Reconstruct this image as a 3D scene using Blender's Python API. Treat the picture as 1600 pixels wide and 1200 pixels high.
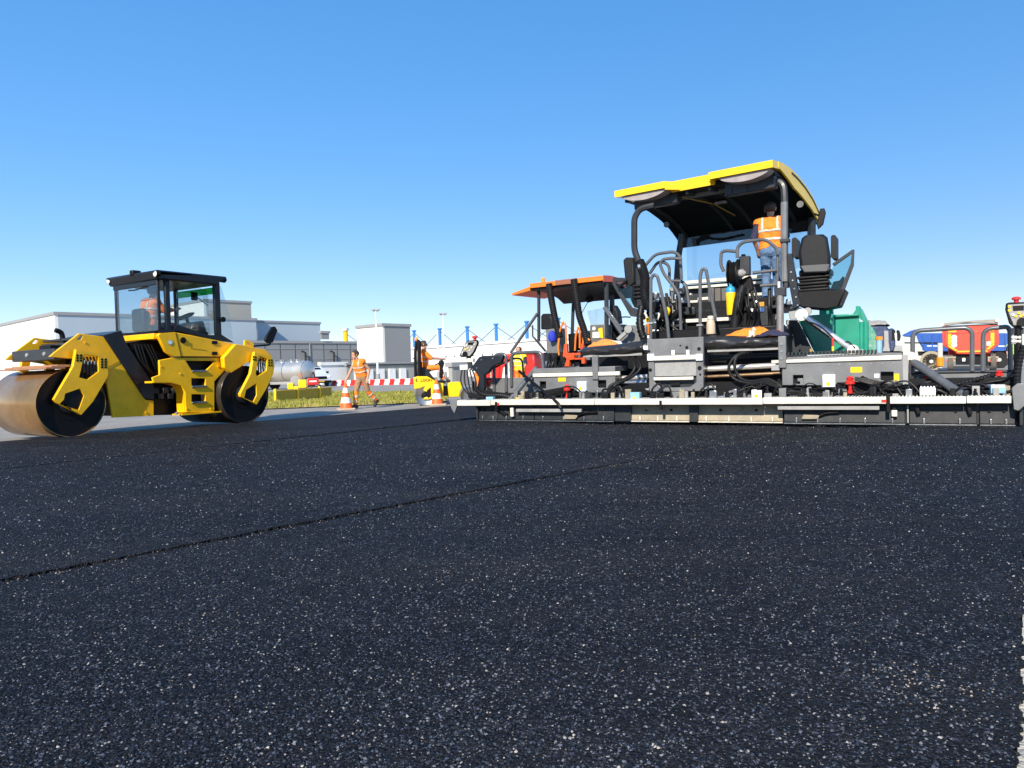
import bpy, bmesh, math, random
from mathutils import Vector, Matrix, noise
from mathutils.geometry import tessellate_polygon
for o in list(bpy.data.objects):
    bpy.data.objects.remove(o)
random.seed(7)
SC = bpy.context.scene
COL = SC.collection
R = math.radians

# ---------------------------------------------------------------- camera
FPX = 1150.0; CAMH = 1.0
TH = math.atan(0.03); PT = math.atan(25 / 1150)
_f = Vector((0, math.cos(PT), -math.sin(PT)))
_u0 = Vector((0, math.sin(PT), math.cos(PT)))
_x = Vector((1, 0, 0))
CR = _x * math.cos(TH) - _u0 * math.sin(TH)
CU = _x * math.sin(TH) + _u0 * math.cos(TH)
CAMP = Vector((0, 0, CAMH))
cd = bpy.data.cameras.new('camera'); cam = bpy.data.objects.new('camera', cd); COL.objects.link(cam)
cd.sensor_width = 36; cd.lens = 36 * FPX / 1600; cd.clip_end = 5000; cd.clip_start = 0.05
cam.matrix_world = Matrix(((CR.x, CU.x, -_f.x, 0), (CR.y, CU.y, -_f.y, 0), (CR.z, CU.z, -_f.z, CAMH), (0, 0, 0, 1)))
SC.camera = cam

# ---------------------------------------------------------------- sky, sun, exposure
SUN_AZ = Vector((-0.37, -0.93)).normalized(); SUN_EL = R(33)
w = bpy.data.worlds.new('World'); SC.world = w; w.use_nodes = True
nt = w.node_tree; nt.nodes.clear()
sky = nt.nodes.new('ShaderNodeTexSky'); sky.sky_type = 'NISHITA'; sky.sun_disc = False
sky.sun_elevation = SUN_EL; sky.sun_rotation = -math.atan2(SUN_AZ.x, SUN_AZ.y)
sky.altitude = 0; sky.air_density = 0.85; sky.dust_density = 0.0; sky.ozone_density = 3.0
bg = nt.nodes.new('ShaderNodeBackground'); bg.inputs[1].default_value = 0.29
wo = nt.nodes.new('ShaderNodeOutputWorld')
gm = nt.nodes.new('ShaderNodeGamma'); gm.inputs[1].default_value = 0.43; hs = nt.nodes.new('ShaderNodeHueSaturation'); hs.inputs['Saturation'].default_value = 2.08; nt.links.new(sky.outputs[0], gm.inputs[0]); nt.links.new(gm.outputs[0], hs.inputs['Color']); tn = nt.nodes.new('ShaderNodeMix'); tn.data_type = 'RGBA'; tn.blend_type = 'MULTIPLY'; tn.inputs[0].default_value = 1; tn.inputs[7].default_value = (1.0, 0.97, 1.10, 1); nt.links.new(hs.outputs[0], tn.inputs[6]); nt.links.new(tn.outputs[2], bg.inputs[0]); nt.links.new(bg.outputs[0], wo.inputs[0])
sl = bpy.data.lights.new('sun', 'SUN'); sl.energy = 4.6; sl.angle = R(0.53); sl.color = (1.0, 0.91, 0.77)
so = bpy.data.objects.new('sun', sl); COL.objects.link(so)
sd = Vector((SUN_AZ.x * math.cos(SUN_EL), SUN_AZ.y * math.cos(SUN_EL), math.sin(SUN_EL)))
so.rotation_euler = sd.to_track_quat('Z', 'Y').to_euler(); so.location = sd * 60
SC.view_settings.view_transform = 'Standard'; SC.view_settings.look = 'None'
SC.view_settings.exposure = 0.6; SC.view_settings.gamma = 1
SC.cycles.max_bounces = 6; SC.cycles.transparent_max_bounces = 16

# ---------------------------------------------------------------- pixel -> world
def ray(px, py):
    return _f + CR * ((px - 800) / FPX) + CU * ((600 - py) / FPX)
def ground(px, py, z=0.0):
    d = ray(px, py); t = (z - CAMH) / d.z
    return CAMP + d * t
def at_depth(px, py, D):
    d = ray(px, py); return CAMP + d * (D / d.y)
class Frame:
    """local frame: origin on the ground, x axis turned by ang about z"""
    def __init__(s, origin, ang):
        s.o = Vector(origin); s.a = ang
        s.x = Vector((math.cos(ang), math.sin(ang), 0)); s.y = Vector((-math.sin(ang), math.cos(ang), 0))
    def loc(s, p):
        d = p - s.o; return Vector((d.dot(s.x), d.dot(s.y), d.z))
    def y_(s, px, py, Y):                       # hit plane y = Y
        c = s.loc(CAMP); d = ray(px, py); dl = Vector((d.dot(s.x), d.dot(s.y), d.z))
        return c + dl * ((Y - c.y) / dl.y)
    def x_(s, px, py, X):
        c = s.loc(CAMP); d = ray(px, py); dl = Vector((d.dot(s.x), d.dot(s.y), d.z))
        return c + dl * ((X - c.x) / dl.x)
    def z_(s, px, py, Z):
        c = s.loc(CAMP); d = ray(px, py); dl = Vector((d.dot(s.x), d.dot(s.y), d.z))
        return c + dl * ((Z - c.z) / dl.z)
    def rect(s, x0, y0, x1, y1, Y):             # pixel box on plane Y -> X0,X1,Z0,Z1
        xm, ym = (x0 + x1) / 2, (y0 + y1) / 2
        return s.y_(x0, ym, Y).x, s.y_(x1, ym, Y).x, s.y_(xm, y1, Y).z, s.y_(xm, y0, Y).z
    def poly(s, pts, Y):
        r = []
        for p in pts:
            q = s.y_(p[0], p[1], Y); r.append((q.x, q.z))
        return r

# ---------------------------------------------------------------- materials
MATS = {}
def pm(name, col, rough=0.5, metal=0.0, var=0.12, scale=5.0, dust=0.0, bump=0.0, bscale=60.0, dustcol=(0.30, 0.27, 0.23), coat=0.0, spec=0.5, streak=False):
    if name in MATS: return MATS[name]
    m = bpy.data.materials.new(name); m.use_nodes = True; MATS[name] = m
    n = m.node_tree.nodes; L = m.node_tree.links; b = n['Principled BSDF']
    tc = n.new('ShaderNodeTexCoord')
    mp = n.new('ShaderNodeMapping'); L.new(tc.outputs['Object'], mp.inputs[0])
    if streak: mp.inputs['Scale'].default_value = (3, 3, 0.6)
    nz = n.new('ShaderNodeTexNoise'); nz.inputs['Scale'].default_value = scale; nz.inputs['Detail'].default_value = 6; nz.inputs['Roughness'].default_value = 0.65
    L.new(mp.outputs[0], nz.inputs['Vector'])
    cr = n.new('ShaderNodeMapRange'); cr.inputs[1].default_value = 0.3; cr.inputs[2].default_value = 0.7
    cr.inputs[3].default_value = 1 - var; cr.inputs[4].default_value = 1 + var
    L.new(nz.outputs[0], cr.inputs[0])
    mul = n.new('ShaderNodeMix'); mul.data_type = 'RGBA'; mul.blend_type = 'MULTIPLY'; mul.inputs[0].default_value = 1
    mul.inputs[6].default_value = (*col, 1); L.new(cr.outputs[0], mul.inputs[7])
    src = mul.outputs[2]
    if dust > 0:
        n2 = n.new('ShaderNodeTexNoise'); n2.inputs['Scale'].default_value = scale * 2.3; n2.inputs['Detail'].default_value = 8; n2.inputs['Roughness'].default_value = 0.7
        L.new(mp.outputs[0], n2.inputs['Vector'])
        r2 = n.new('ShaderNodeMapRange'); r2.inputs[1].default_value = 0.48; r2.inputs[2].default_value = 0.75; r2.inputs[3].default_value = 0; r2.inputs[4].default_value = dust
        L.new(n2.outputs[0], r2.inputs[0])
        mx = n.new('ShaderNodeMix'); mx.data_type = 'RGBA'; L.new(r2.outputs[0], mx.inputs[0]); L.new(src, mx.inputs[6]); mx.inputs[7].default_value = (*dustcol, 1)
        src = mx.outputs[2]
    L.new(src, b.inputs['Base Color'])
    rr = n.new('ShaderNodeMapRange'); rr.inputs[3].default_value = max(0.03, rough - 0.1); rr.inputs[4].default_value = min(1, rough + 0.12)
    L.new(nz.outputs[0], rr.inputs[0]); L.new(rr.outputs[0], b.inputs['Roughness'])
    b.inputs['Metallic'].default_value = metal; b.inputs['Coat Weight'].default_value = coat; b.inputs['Coat Roughness'].default_value = 0.15
    b.inputs['Specular IOR Level'].default_value = spec
    if bump > 0:
        n3 = n.new('ShaderNodeTexNoise'); n3.inputs['Scale'].default_value = bscale; n3.inputs['Detail'].default_value = 3
        L.new(tc.outputs['Object'], n3.inputs['Vector'])
        bp = n.new('ShaderNodeBump'); bp.inputs['Strength'].default_value = bump; bp.inputs['Distance'].default_value = 0.01
        L.new(n3.outputs[0], bp.inputs['Height']); L.new(bp.outputs[0], b.inputs['Normal'])
    return m
def glass(name, tint=(0.75, 0.9, 0.88), alpha=0.18, rough=0.03):
    if name in MATS: return MATS[name]
    m = bpy.data.materials.new(name); m.use_nodes = True; MATS[name] = m
    n = m.node_tree.nodes; L = m.node_tree.links; n.clear()
    out = n.new('ShaderNodeOutputMaterial'); tr = n.new('ShaderNodeBsdfTransparent'); tr.inputs[0].default_value = (*tint, 1)
    gl = n.new('ShaderNodeBsdfGlossy'); gl.inputs['Roughness'].default_value = rough
    lw = n.new('ShaderNodeLayerWeight'); lw.inputs[0].default_value = 0.5
    mx = n.new('ShaderNodeMixShader'); pw = n.new('ShaderNodeMath'); pw.operation = 'POWER'; pw.inputs[1].default_value = 2.5; L.new(lw.outputs['Facing'], pw.inputs[0])
    ad = n.new('ShaderNodeMath'); ad.operation = 'MULTIPLY_ADD'; ad.inputs[1].default_value = 0.7; ad.inputs[2].default_value = 0.05; L.new(pw.outputs[0], ad.inputs[0]); L.new(ad.outputs[0], mx.inputs[0]); L.new(tr.outputs[0], mx.inputs[1]); L.new(gl.outputs[0], mx.inputs[2])
    L.new(mx.outputs[0], out.inputs[0]); return m

Y_PAINT = pm('yellow_paint', (0.97, 0.505, 0.002), 0.34, dust=0.22, coat=0.3, var=0.10, scale=3, dustcol=(0.50, 0.30, 0.06))
Y_LEMON = pm('lemon_paint', (0.92, 0.58, 0.002), 0.35, dust=0.06, coat=0.4, var=0.06)
DGREY = pm('dark_grey_paint', (0.026, 0.029, 0.034), 0.42, spec=0.35, dust=0.2, coat=0.1, dustcol=(0.09, 0.085, 0.08))
NAVY = pm('anthracite_paint', (0.010, 0.014, 0.020), 0.4, spec=0.35, dust=0.15, coat=0.15, dustcol=(0.05, 0.05, 0.05))
MGREY = pm('machine_grey_paint', (0.15, 0.155, 0.162), 0.45, dust=0.55, var=0.2, scale=3.5, dustcol=(0.20, 0.185, 0.17), coat=0.15)
LGREY = pm('pale_grey_paint', (0.30, 0.30, 0.295), 0.5, dust=0.45, dustcol=(0.2, 0.185, 0.165))
BLACK = pm('black_plastic', (0.005, 0.005, 0.006), 0.45, spec=0.25, dust=0.2, dustcol=(0.03, 0.028, 0.026))
RUBBER = pm('black_rubber', (0.008, 0.008, 0.009), 0.5, spec=0.3, dust=0.2, dustcol=(0.04, 0.037, 0.034), bump=0.1)
GLOSSRUB = pm('glossy_rubber_sheet', (0.022, 0.022, 0.024), 0.3, dust=0.15, dustcol=(0.1, 0.09, 0.08), bump=0.25, bscale=6)
STEEL = pm('brushed_steel', (0.55, 0.55, 0.55), 0.28, metal=1.0, var=0.2)
CHROME = pm('chrome', (0.78, 0.77, 0.75), 0.3, metal=0.65, var=0.08)
TUBEG = pm('grey_tube_paint', (0.085, 0.09, 0.098), 0.32, coat=0.4, dust=0.15)
DRUMST = pm('oiled_drum_steel', (0.42, 0.25, 0.11), 0.2, metal=0.65, var=0.2, scale=1.2, dust=0.6, dustcol=(0.26, 0.13, 0.05), bump=0.05, bscale=3)
TANST = pm('asphalt_stained_steel', (0.34, 0.29, 0.205), 0.55, metal=0.15, dust=0.55, scale=4, dustcol=(0.14, 0.12, 0.09))
SCREED = pm('screed_plate_paint', (0.017, 0.019, 0.022), 0.45, spec=0.3, dust=0.45, scale=4, dustcol=(0.075, 0.07, 0.065))
CREAM = pm('cream_step_edge', (0.66, 0.63, 0.55), 0.5, dust=0.5, dustcol=(0.35, 0.28, 0.18), scale=4)
WHITE = pm('white_paint', (0.80, 0.80, 0.78), 0.45, dust=0.15, dustcol=(0.4, 0.37, 0.32))
WOOD = pm('pale_plank', (0.55, 0.45, 0.30), 0.65, dust=0.3, var=0.2, streak=True, dustcol=(0.25, 0.19, 0.12))
RED = pm('red_paint', (0.62, 0.018, 0.012), 0.4, dust=0.12, coat=0.2)
REDTRUCK = pm('truck_red', (0.72, 0.06, 0.03), 0.4, dust=0.3, dustcol=(0.45, 0.2, 0.13), coat=0.2)
ORANGE = pm('orange_paint', (0.80, 0.19, 0.012), 0.4, dust=0.12, coat=0.2)
ORED = pm('orange_red_paint', (0.68, 0.075, 0.012), 0.4, dust=0.12, coat=0.2)
GREEN = pm('teal_green_paint', (0.008, 0.26, 0.17), 0.38, dust=0.22, coat=0.3, scale=3, dustcol=(0.10, 0.30, 0.22))
BLUE = pm('truck_blue', (0.012, 0.085, 0.36), 0.35, dust=0.15, coat=0.4)
DBLUE = pm('dark_truck_blue', (0.02, 0.04, 0.11), 0.4, dust=0.25, coat=0.3)
SKYBLUE = pm('mast_blue', (0.02, 0.17, 0.46), 0.45, var=0.05)
PLASTB = pm('blue_plastic', (0.03, 0.30, 0.55), 0.4)
BOXBLUE = pm('pale_blue_box', (0.25, 0.48, 0.62), 0.45, dust=0.2)
HVO = pm('hi_vis_orange', (0.95, 0.22, 0.015), 0.75, var=0.12, scale=9, bump=0.25, bscale=22)
HVY = pm('hi_vis_yellow', (0.80, 0.72, 0.02), 0.75, var=0.12, scale=9)
REFL = pm('reflective_tape', (0.58, 0.55, 0.46), 0.45, var=0.12)
SKIN = pm('skin', (0.50, 0.27, 0.17), 0.55, var=0.1, scale=12)
HAIR = pm('dark_hair', (0.045, 0.028, 0.018), 0.6, var=0.3, scale=40)
DENIM = pm('denim', (0.085, 0.16, 0.29), 0.8, var=0.4, scale=14, dust=0.3, dustcol=(0.26, 0.34, 0.44), bump=0.2, bscale=30)
NAVYCLOTH = pm('navy_cloth', (0.02, 0.022, 0.05), 0.85, var=0.2)
BROWNCLOTH = pm('taupe_cloth', (0.20, 0.15, 0.11), 0.85, var=0.2, scale=14)
BOOT = pm('work_boot', (0.03, 0.026, 0.022), 0.7)
SEATV = pm('seat_vinyl', (0.011, 0.012, 0.014), 0.5, spec=0.25, dust=0.15, dustcol=(0.045, 0.045, 0.05), bump=0.15, bscale=120)
GLS = glass('cab_glass', (0.87, 0.91, 0.92), 0.25)
GLSG = glass('green_shield_glass', (0.66, 0.83, 0.83), 0.30)
GREENSTRIP = glass('green_sun_strip', (0.06, 0.55, 0.22), 0.2)
LAMPW = pm('lamp_lens', (0.85, 0.83, 0.75), 0.15, coat=0.6)
LAMPP = pm('frosted_lamp_lens', (0.34, 0.30, 0.295), 0.35, coat=0.3, var=0.15)
AMBER = pm('amber_lens', (0.90, 0.28, 0.01), 0.25, coat=0.5)

# ---------------------------------------------------------------- mesh building
class MB:
    def __init__(s): s.v = []; s.f = []
    def add(s, vs, fs):
        k = len(s.v); s.v += [tuple(v) for v in vs]; s.f += [tuple(i + k for i in f) for f in fs]; return s
    def box(s, x0, x1, y0, y1, z0, z1, M=None):
        vs = [Vector((x, y, z)) for z in (z0, z1) for y in (y0, y1) for x in (x0, x1)]
        if M is not None: vs = [M @ v for v in vs]
        return s.add(vs, [(0, 2, 3, 1), (4, 5, 7, 6), (0, 1, 5, 4), (2, 6, 7, 3), (0, 4, 6, 2), (1, 3, 7, 5)])
    def bar(s, p0, p1, wd, ht, up=(0, 0, 1)):       # square section bar between two points
        p0, p1 = Vector(p0), Vector(p1); d = (p1 - p0); ln = d.length; d.normalize()
        u = Vector(up); sd_ = d.cross(u)
        if sd_.length < 1e-3: sd_ = d.cross(Vector((1, 0, 0)))
        sd_.normalize(); u = sd_.cross(d)
        vs = []
        for p in (p0, p1):
            for a, b in ((-1, -1), (1, -1), (1, 1), (-1, 1)): vs.append(p + sd_ * a * wd / 2 + u * b * ht / 2)
        return s.add(vs, [(0, 1, 2, 3), (7, 6, 5, 4), (0, 4, 5, 1), (1, 5, 6, 2), (2, 6, 7, 3), (3, 7, 4, 0)])
    def prism(s, poly, a0, a1, axis='y', holes=()):
        """poly of 2D points; axis y: (x,z); axis x: (y,z); axis z: (x,y)"""
        loops = [list(poly)] + [list(h) for h in holes]
        def P(p, a):
            return (p[0], a, p[1]) if axis == 'y' else (a, p[0], p[1]) if axis == 'x' else (p[0], p[1], a)
        flat = [p for l in loops for p in l]; N = len(flat)
        if len(loops) > 1:
            bm = bmesh.new(); bv = [bm.verts.new((p[0], p[1], 0)) for p in flat]; k = 0
            for l in loops:
                for i in range(len(l)): bm.edges.new((bv[k + i], bv[k + (i + 1) % len(l)]))
                k += len(l)
            bm.verts.index_update()
            bmesh.ops.triangle_fill(bm, use_beauty=True, use_dissolve=False, edges=bm.edges[:])
            tris = [[v.index for v in f.verts] for f in bm.faces]; bm.free()
        else:
            tris = tessellate_polygon([[Vector((p[0], p[1], 0)) for p in l] for l in loops])
        vs = [P(p, a0) for p in flat] + [P(p, a1) for p in flat]; fs = []
        if len(loops) == 1 and N <= 4:
            fs += [tuple(range(N)), tuple(range(2 * N - 1, N - 1, -1))]
        else:
            for t in tris: fs.append(tuple(t)); fs.append(tuple(i + N for i in reversed(t)))
        k = 0
        for l in loops:
            n = len(l)
            for i in range(n):
                a, b = k + i, k + (i + 1) % n; fs.append((a, b, b + N, a + N))
            k += n
        return s.add(vs, fs)
    def tube(s, pts, r, n=8, caps=True, closed=False):
        P = [Vector(p) for p in pts]; m = len(P)
        rs = r if isinstance(r, (list, tuple)) else [r] * m
        vs = []; t0 = None; nrm = None
        for i in range(m):
            a = P[i - 1] if i else P[i]; b = P[i + 1] if i < m - 1 else P[i]
            t = (b - a).normalized()
            if nrm is None:
                nrm = t.orthogonal().normalized()
            else:
                q = t0.rotation_difference(t); nrm = (q @ nrm).normalized()
            bn = t.cross(nrm)
            for k in range(n):
                an = 2 * math.pi * k / n; vs.append(P[i] + (nrm * math.cos(an) + bn * math.sin(an)) * rs[i])
            t0 = t
        fs = []
        for i in range(m - 1):
            for k in range(n):
                fs.append((i * n + k, i * n + (k + 1) % n, (i + 1) * n + (k + 1) % n, (i + 1) * n + k))
        if caps: fs += [tuple(reversed(range(n))), tuple(range((m - 1) * n, m * n))]
        return s.add(vs, fs)
    def cyl(s, p0, p1, r, r1=None, n=16):
        return s.tube([p0, p1], [r, r if r1 is None else r1], n)
    def lathe(s, prof, o, axis='z', n=24, M=None):
        """prof: (radius, height) list"""
        vs = []; o = Vector(o)
        for (r, h) in prof:
            for k in range(n):
                a = 2 * math.pi * k / n; c, d = r * math.cos(a), r * math.sin(a)
                v = Vector((c, d, h)) if axis == 'z' else Vector((c, h, d)) if axis == 'y' else Vector((h, c, d))
                if M is not None: v = M @ v
                vs.append(o + v)
        fs = []
        for i in range(len(prof) - 1):
            for k in range(n): fs.append((i * n + k, i * n + (k + 1) % n, (i + 1) * n + (k + 1) % n, (i + 1) * n + k))
        if prof[0][0] > 1e-5: fs.append(tuple(range(n)))
        if prof[-1][0] > 1e-5: fs.append(tuple(range((len(prof) - 1) * n, len(prof) * n)))
        return s.add(vs, fs)
    def mesh(s, name, mat, ang=35, smooth=True):
        me = bpy.data.meshes.new(name); me.from_pydata(s.v, [], s.f)
        bm = bmesh.new(); bm.from_mesh(me)
        bmesh.ops.remove_doubles(bm, verts=bm.verts, dist=1e-5)
        bmesh.ops.recalc_face_normals(bm, faces=bm.faces); bm.to_mesh(me); bm.free()
        for mm in (mat if isinstance(mat, (list, tuple)) else [mat]): me.materials.append(mm)
        if smooth:
            me.polygons.foreach_set('use_smooth', [True] * len(me.polygons)); me.set_sharp_from_angle(angle=R(ang))
        me.update(); return me
    def build(s, name, mat, parent=None, bevel=0.0, label=None, smooth=True):
        o = bpy.data.objects.new(name, s.mesh(name, mat, smooth=smooth)); COL.objects.link(o)
        if parent is not None: o.parent = parent
        if bevel > 0:
            b = o.modifiers.new('Bevel', 'BEVEL'); b.width = bevel; b.segments = 2; b.limit_method = 'ANGLE'; b.angle_limit = R(40); b.harden_normals = False
        if label: o['label'] = label
        return o
def tag(o, label, cat, group=None, kind=None):
    if label: o['label'] = label
    if cat: o['category'] = cat
    if group: o['group'] = group
    if kind: o['kind'] = kind
    return o
def thing(name, label, cat, loc=(0, 0, 0), rotz=0.0, group=None):
    o = bpy.data.objects.new(name, None); COL.objects.link(o); o.location = loc; o.rotation_euler = (0, 0, rotz); o.empty_display_size = 0.2
    return tag(o, label, cat, group)
def copy_tree(o, parent=None):
    c = o.copy(); COL.objects.link(c)
    if parent is not None: c.parent = parent
    for ch in list(o.children): copy_tree(ch, c)
    return c
def part(name, mat, parent, fn, bevel=0.0, label=None):
    m = MB(); fn(m); return m.build(name, mat, parent, bevel, label)
def smooth_path(pts, n=6):
    """Catmull-Rom through pts"""
    P = [Vector(p) for p in pts]; out = []
    for i in range(len(P) - 1):
        p0 = P[max(i - 1, 0)]; p1 = P[i]; p2 = P[i + 1]; p3 = P[min(i + 2, len(P) - 1)]
        for k in range(n):
            t = k / n
            out.append(0.5 * ((2 * p1) + (p2 - p0) * t + (2 * p0 - 5 * p1 + 4 * p2 - p3) * t * t + (3 * p1 - p0 - 3 * p2 + p3) * t ** 3))
    out.append(P[-1]); return out
def round_path(pts, rad, n=4):
    """polyline with rounded corners"""
    P = [Vector(p) for p in pts]; out = [P[0]]
    for i in range(1, len(P) - 1):
        a = P[i - 1] - P[i]; b = P[i + 1] - P[i]; r = min(rad, a.length * 0.49, b.length * 0.49)
        A = P[i] + a.normalized() * r; B = P[i] + b.normalized() * r
        for k in range(n + 1):
            t = k / n; out.append(A * (1 - t) ** 2 + P[i] * 2 * t * (1 - t) + B * t * t)
    out.append(P[-1]); return out
def text_mesh(name, s, mat, parent, M, size):
    cu = bpy.data.curves.new(name, 'FONT'); cu.body = s; cu.size = size; cu.extrude = 0.002; cu.align_x = 'CENTER'; cu.align_y = 'CENTER'
    t = bpy.data.objects.new(name, cu); COL.objects.link(t)
    dg = bpy.context.evaluated_depsgraph_get(); me = bpy.data.meshes.new_from_object(t.evaluated_get(dg))
    bpy.data.objects.remove(t); bpy.data.curves.remove(cu); me.materials.clear(); me.materials.append(mat)
    o = bpy.data.objects.new(name, me); COL.objects.link(o); o.matrix_local = M
    if parent is not None: o.parent = parent
    return o

# ================================================================ GROUND
def asphalt_mat(name, base, stone, scale, rough, bump, speck=0.5, tint=(1, 1, 1), patch=0.25, spec=0.5, film=0.0):
    m = bpy.data.materials.new(name); m.use_nodes = True
    n = m.node_tree.nodes; L = m.node_tree.links; b = n['Principled BSDF']
    tc = n.new('ShaderNodeTexCoord')
    def tex(kind, sc, **kw):
        t = n.new(kind); t.inputs['Scale'].default_value = sc; L.new(tc.outputs['Object'], t.inputs['Vector'])
        for k, v in kw.items(): t.inputs[k].default_value = v
        return t
    vo = tex('ShaderNodeTexVoronoi', scale); vo2 = tex('ShaderNodeTexVoronoi', scale * 0.45)
    nb = tex('ShaderNodeTexNoise', 0.9, Detail=5, Roughness=0.6); nf = tex('ShaderNodeTexNoise', scale * 0.8, Detail=3, Roughness=0.7)
    nm = tex('ShaderNodeTexNoise', 9, Detail=4, Roughness=0.7)
    # random shade for each stone
    sep = n.new('ShaderNodeSeparateColor'); L.new(vo.outputs['Color'], sep.inputs[0])
    pw = n.new('ShaderNodeMath'); pw.operation = 'POWER'; pw.inputs[1].default_value = 5; L.new(sep.outputs[0], pw.inputs[0])
    st = n.new('ShaderNodeMath'); st.operation = 'MULTIPLY'; st.inputs[1].default_value = speck; L.new(pw.outputs[0], st.inputs[0])
    msk = n.new('ShaderNodeMapRange'); msk.inputs[1].default_value = 0.4; msk.inputs[2].default_value = 0.75; msk.inputs[3].default_value = 0.25; msk.inputs[4].default_value = 1.5; L.new(nm.outputs[0], msk.inputs[0])
    st2 = n.new('ShaderNodeMath'); st2.operation = 'MULTIPLY'; L.new(st.outputs[0], st2.inputs[0]); L.new(msk.outputs[0], st2.inputs[1])
    mx = n.new('ShaderNodeMix'); mx.data_type = 'RGBA'; L.new(st2.outputs[0], mx.inputs[0])
    mx.inputs[6].default_value = (*base, 1); mx.inputs[7].default_value = (*stone, 1)
    pr = n.new('ShaderNodeMapRange'); pr.inputs[1].default_value = 0.3; pr.inputs[2].default_value = 0.7; pr.inputs[3].default_value = 1 - patch; pr.inputs[4].default_value = 1 + patch; L.new(nb.outputs[0], pr.inputs[0])
    ml = n.new('ShaderNodeMix'); ml.data_type = 'RGBA'; ml.blend_type = 'MULTIPLY'; ml.inputs[0].default_value = 1; L.new(mx.outputs[2], ml.inputs[6]); L.new(pr.outputs[0], ml.inputs[7])
    if film > 0:                                   # dull dusty film in broad patches and along the paving direction
        mpf = n.new('ShaderNodeMapping'); mpf.inputs['Rotation'].default_value = (0, 0, R(-48)); mpf.inputs['Scale'].default_value = (0.22, 1.3, 1); L.new(tc.outputs['Object'], mpf.inputs[0])
        nfm = n.new('ShaderNodeTexNoise'); nfm.inputs['Scale'].default_value = 1.0; nfm.inputs['Detail'].default_value = 5; nfm.inputs['Roughness'].default_value = 0.6; L.new(mpf.outputs[0], nfm.inputs[0])
        rf = n.new('ShaderNodeMapRange'); rf.inputs[1].default_value = 0.45; rf.inputs[2].default_value = 0.72; rf.inputs[3].default_value = 0; rf.inputs[4].default_value = film; L.new(nfm.outputs[0], rf.inputs[0])
        fx = n.new('ShaderNodeMix'); fx.data_type = 'RGBA'; L.new(rf.outputs[0], fx.inputs[0]); L.new(ml.outputs[2], fx.inputs[6]); fx.inputs[7].default_value = (0.055, 0.05, 0.048, 1); ml = fx
    L.new(ml.outputs[2], b.inputs['Base Color'])
    rg = n.new('ShaderNodeMapRange'); rg.inputs[3].default_value = rough - 0.12; rg.inputs[4].default_value = rough + 0.15; L.new(sep.outputs[1], rg.inputs[0]); L.new(rg.outputs[0], b.inputs['Roughness'])
    ad = n.new('ShaderNodeMath'); ad.operation = 'ADD'; L.new(vo.outputs['Distance'], ad.inputs[0]); L.new(nf.outputs[0], ad.inputs[1])
    ad2 = n.new('ShaderNodeMath'); ad2.operation = 'ADD'; L.new(ad.outputs[0], ad2.inputs[0]); L.new(vo2.outputs['Distance'], ad2.inputs[1])
    b.inputs['Specular IOR Level'].default_value = spec
    bp = n.new('ShaderNodeBump'); bp.invert = True; bp.inputs['Strength'].default_value = bump; bp.inputs['Distance'].default_value = 0.02
    L.new(ad2.outputs[0], bp.inputs['Height']); L.new(bp.outputs[0], b.inputs['Normal'])
    return m
MAT_FRESH = asphalt_mat('fresh_asphalt', (0.0045, 0.0055, 0.009), (0.26, 0.28, 0.34), 105, 0.72, 1.0, 0.35, spec=0.18, patch=0.35, film=0.3)
MAT_OLD = asphalt_mat('worn_asphalt', (0.30, 0.27, 0.23), (0.45, 0.42, 0.37), 90, 0.75, 0.4, 0.4, patch=0.18)
MAT_CONC = asphalt_mat('pale_concrete', (0.50, 0.46, 0.38), (0.7, 0.66, 0.58), 60, 0.8, 0.5, 0.4)

def sheet(name, poly, z, mat, label=None, thick=0.0):
    m = MB(); m.prism(poly, z - thick, z, 'z') if thick else m.add([(p[0], p[1], z) for p in poly], [tuple(t) for t in tessellate_polygon([[Vector((p[0], p[1], 0)) for p in poly]])])
    o = m.build(name, mat, smooth=False); o['kind'] = 'structure'
    if label: o['label'] = label
    return o
G0 = -0.055
sheet('ground', [(-900, -60), (900, -60), (900, 1500), (-900, 1500)], G0, MAT_OLD, 'worn grey paved ground of the work site reaching the horizon')

def ragged(p, q, step, amp, seed, fine=0.5):
    """ragged line p -> q; finer steps close to the camera"""
    p, q = Vector((p[0], p[1], 0)), Vector((q[0], q[1], 0)); d = q - p; ln = d.length; d.normalize(); nn = Vector((-d.y, d.x, 0))
    out = []; t = 0.0
    while t < ln:
        c = p + d * t
        a = (noise.noise(Vector((t * 9, seed, 0))) + 0.7 * noise.noise(Vector((t * 31, seed, 3))) + 0.5 * noise.noise(Vector((t * 75, seed, 5)))) * amp
        out.append((c.x + nn.x * a, c.y + nn.y * a))
        dist = math.hypot(c.x, c.y); t += max(step, step * dist / 5)
    out.append((q.x, q.y)); return out
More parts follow.
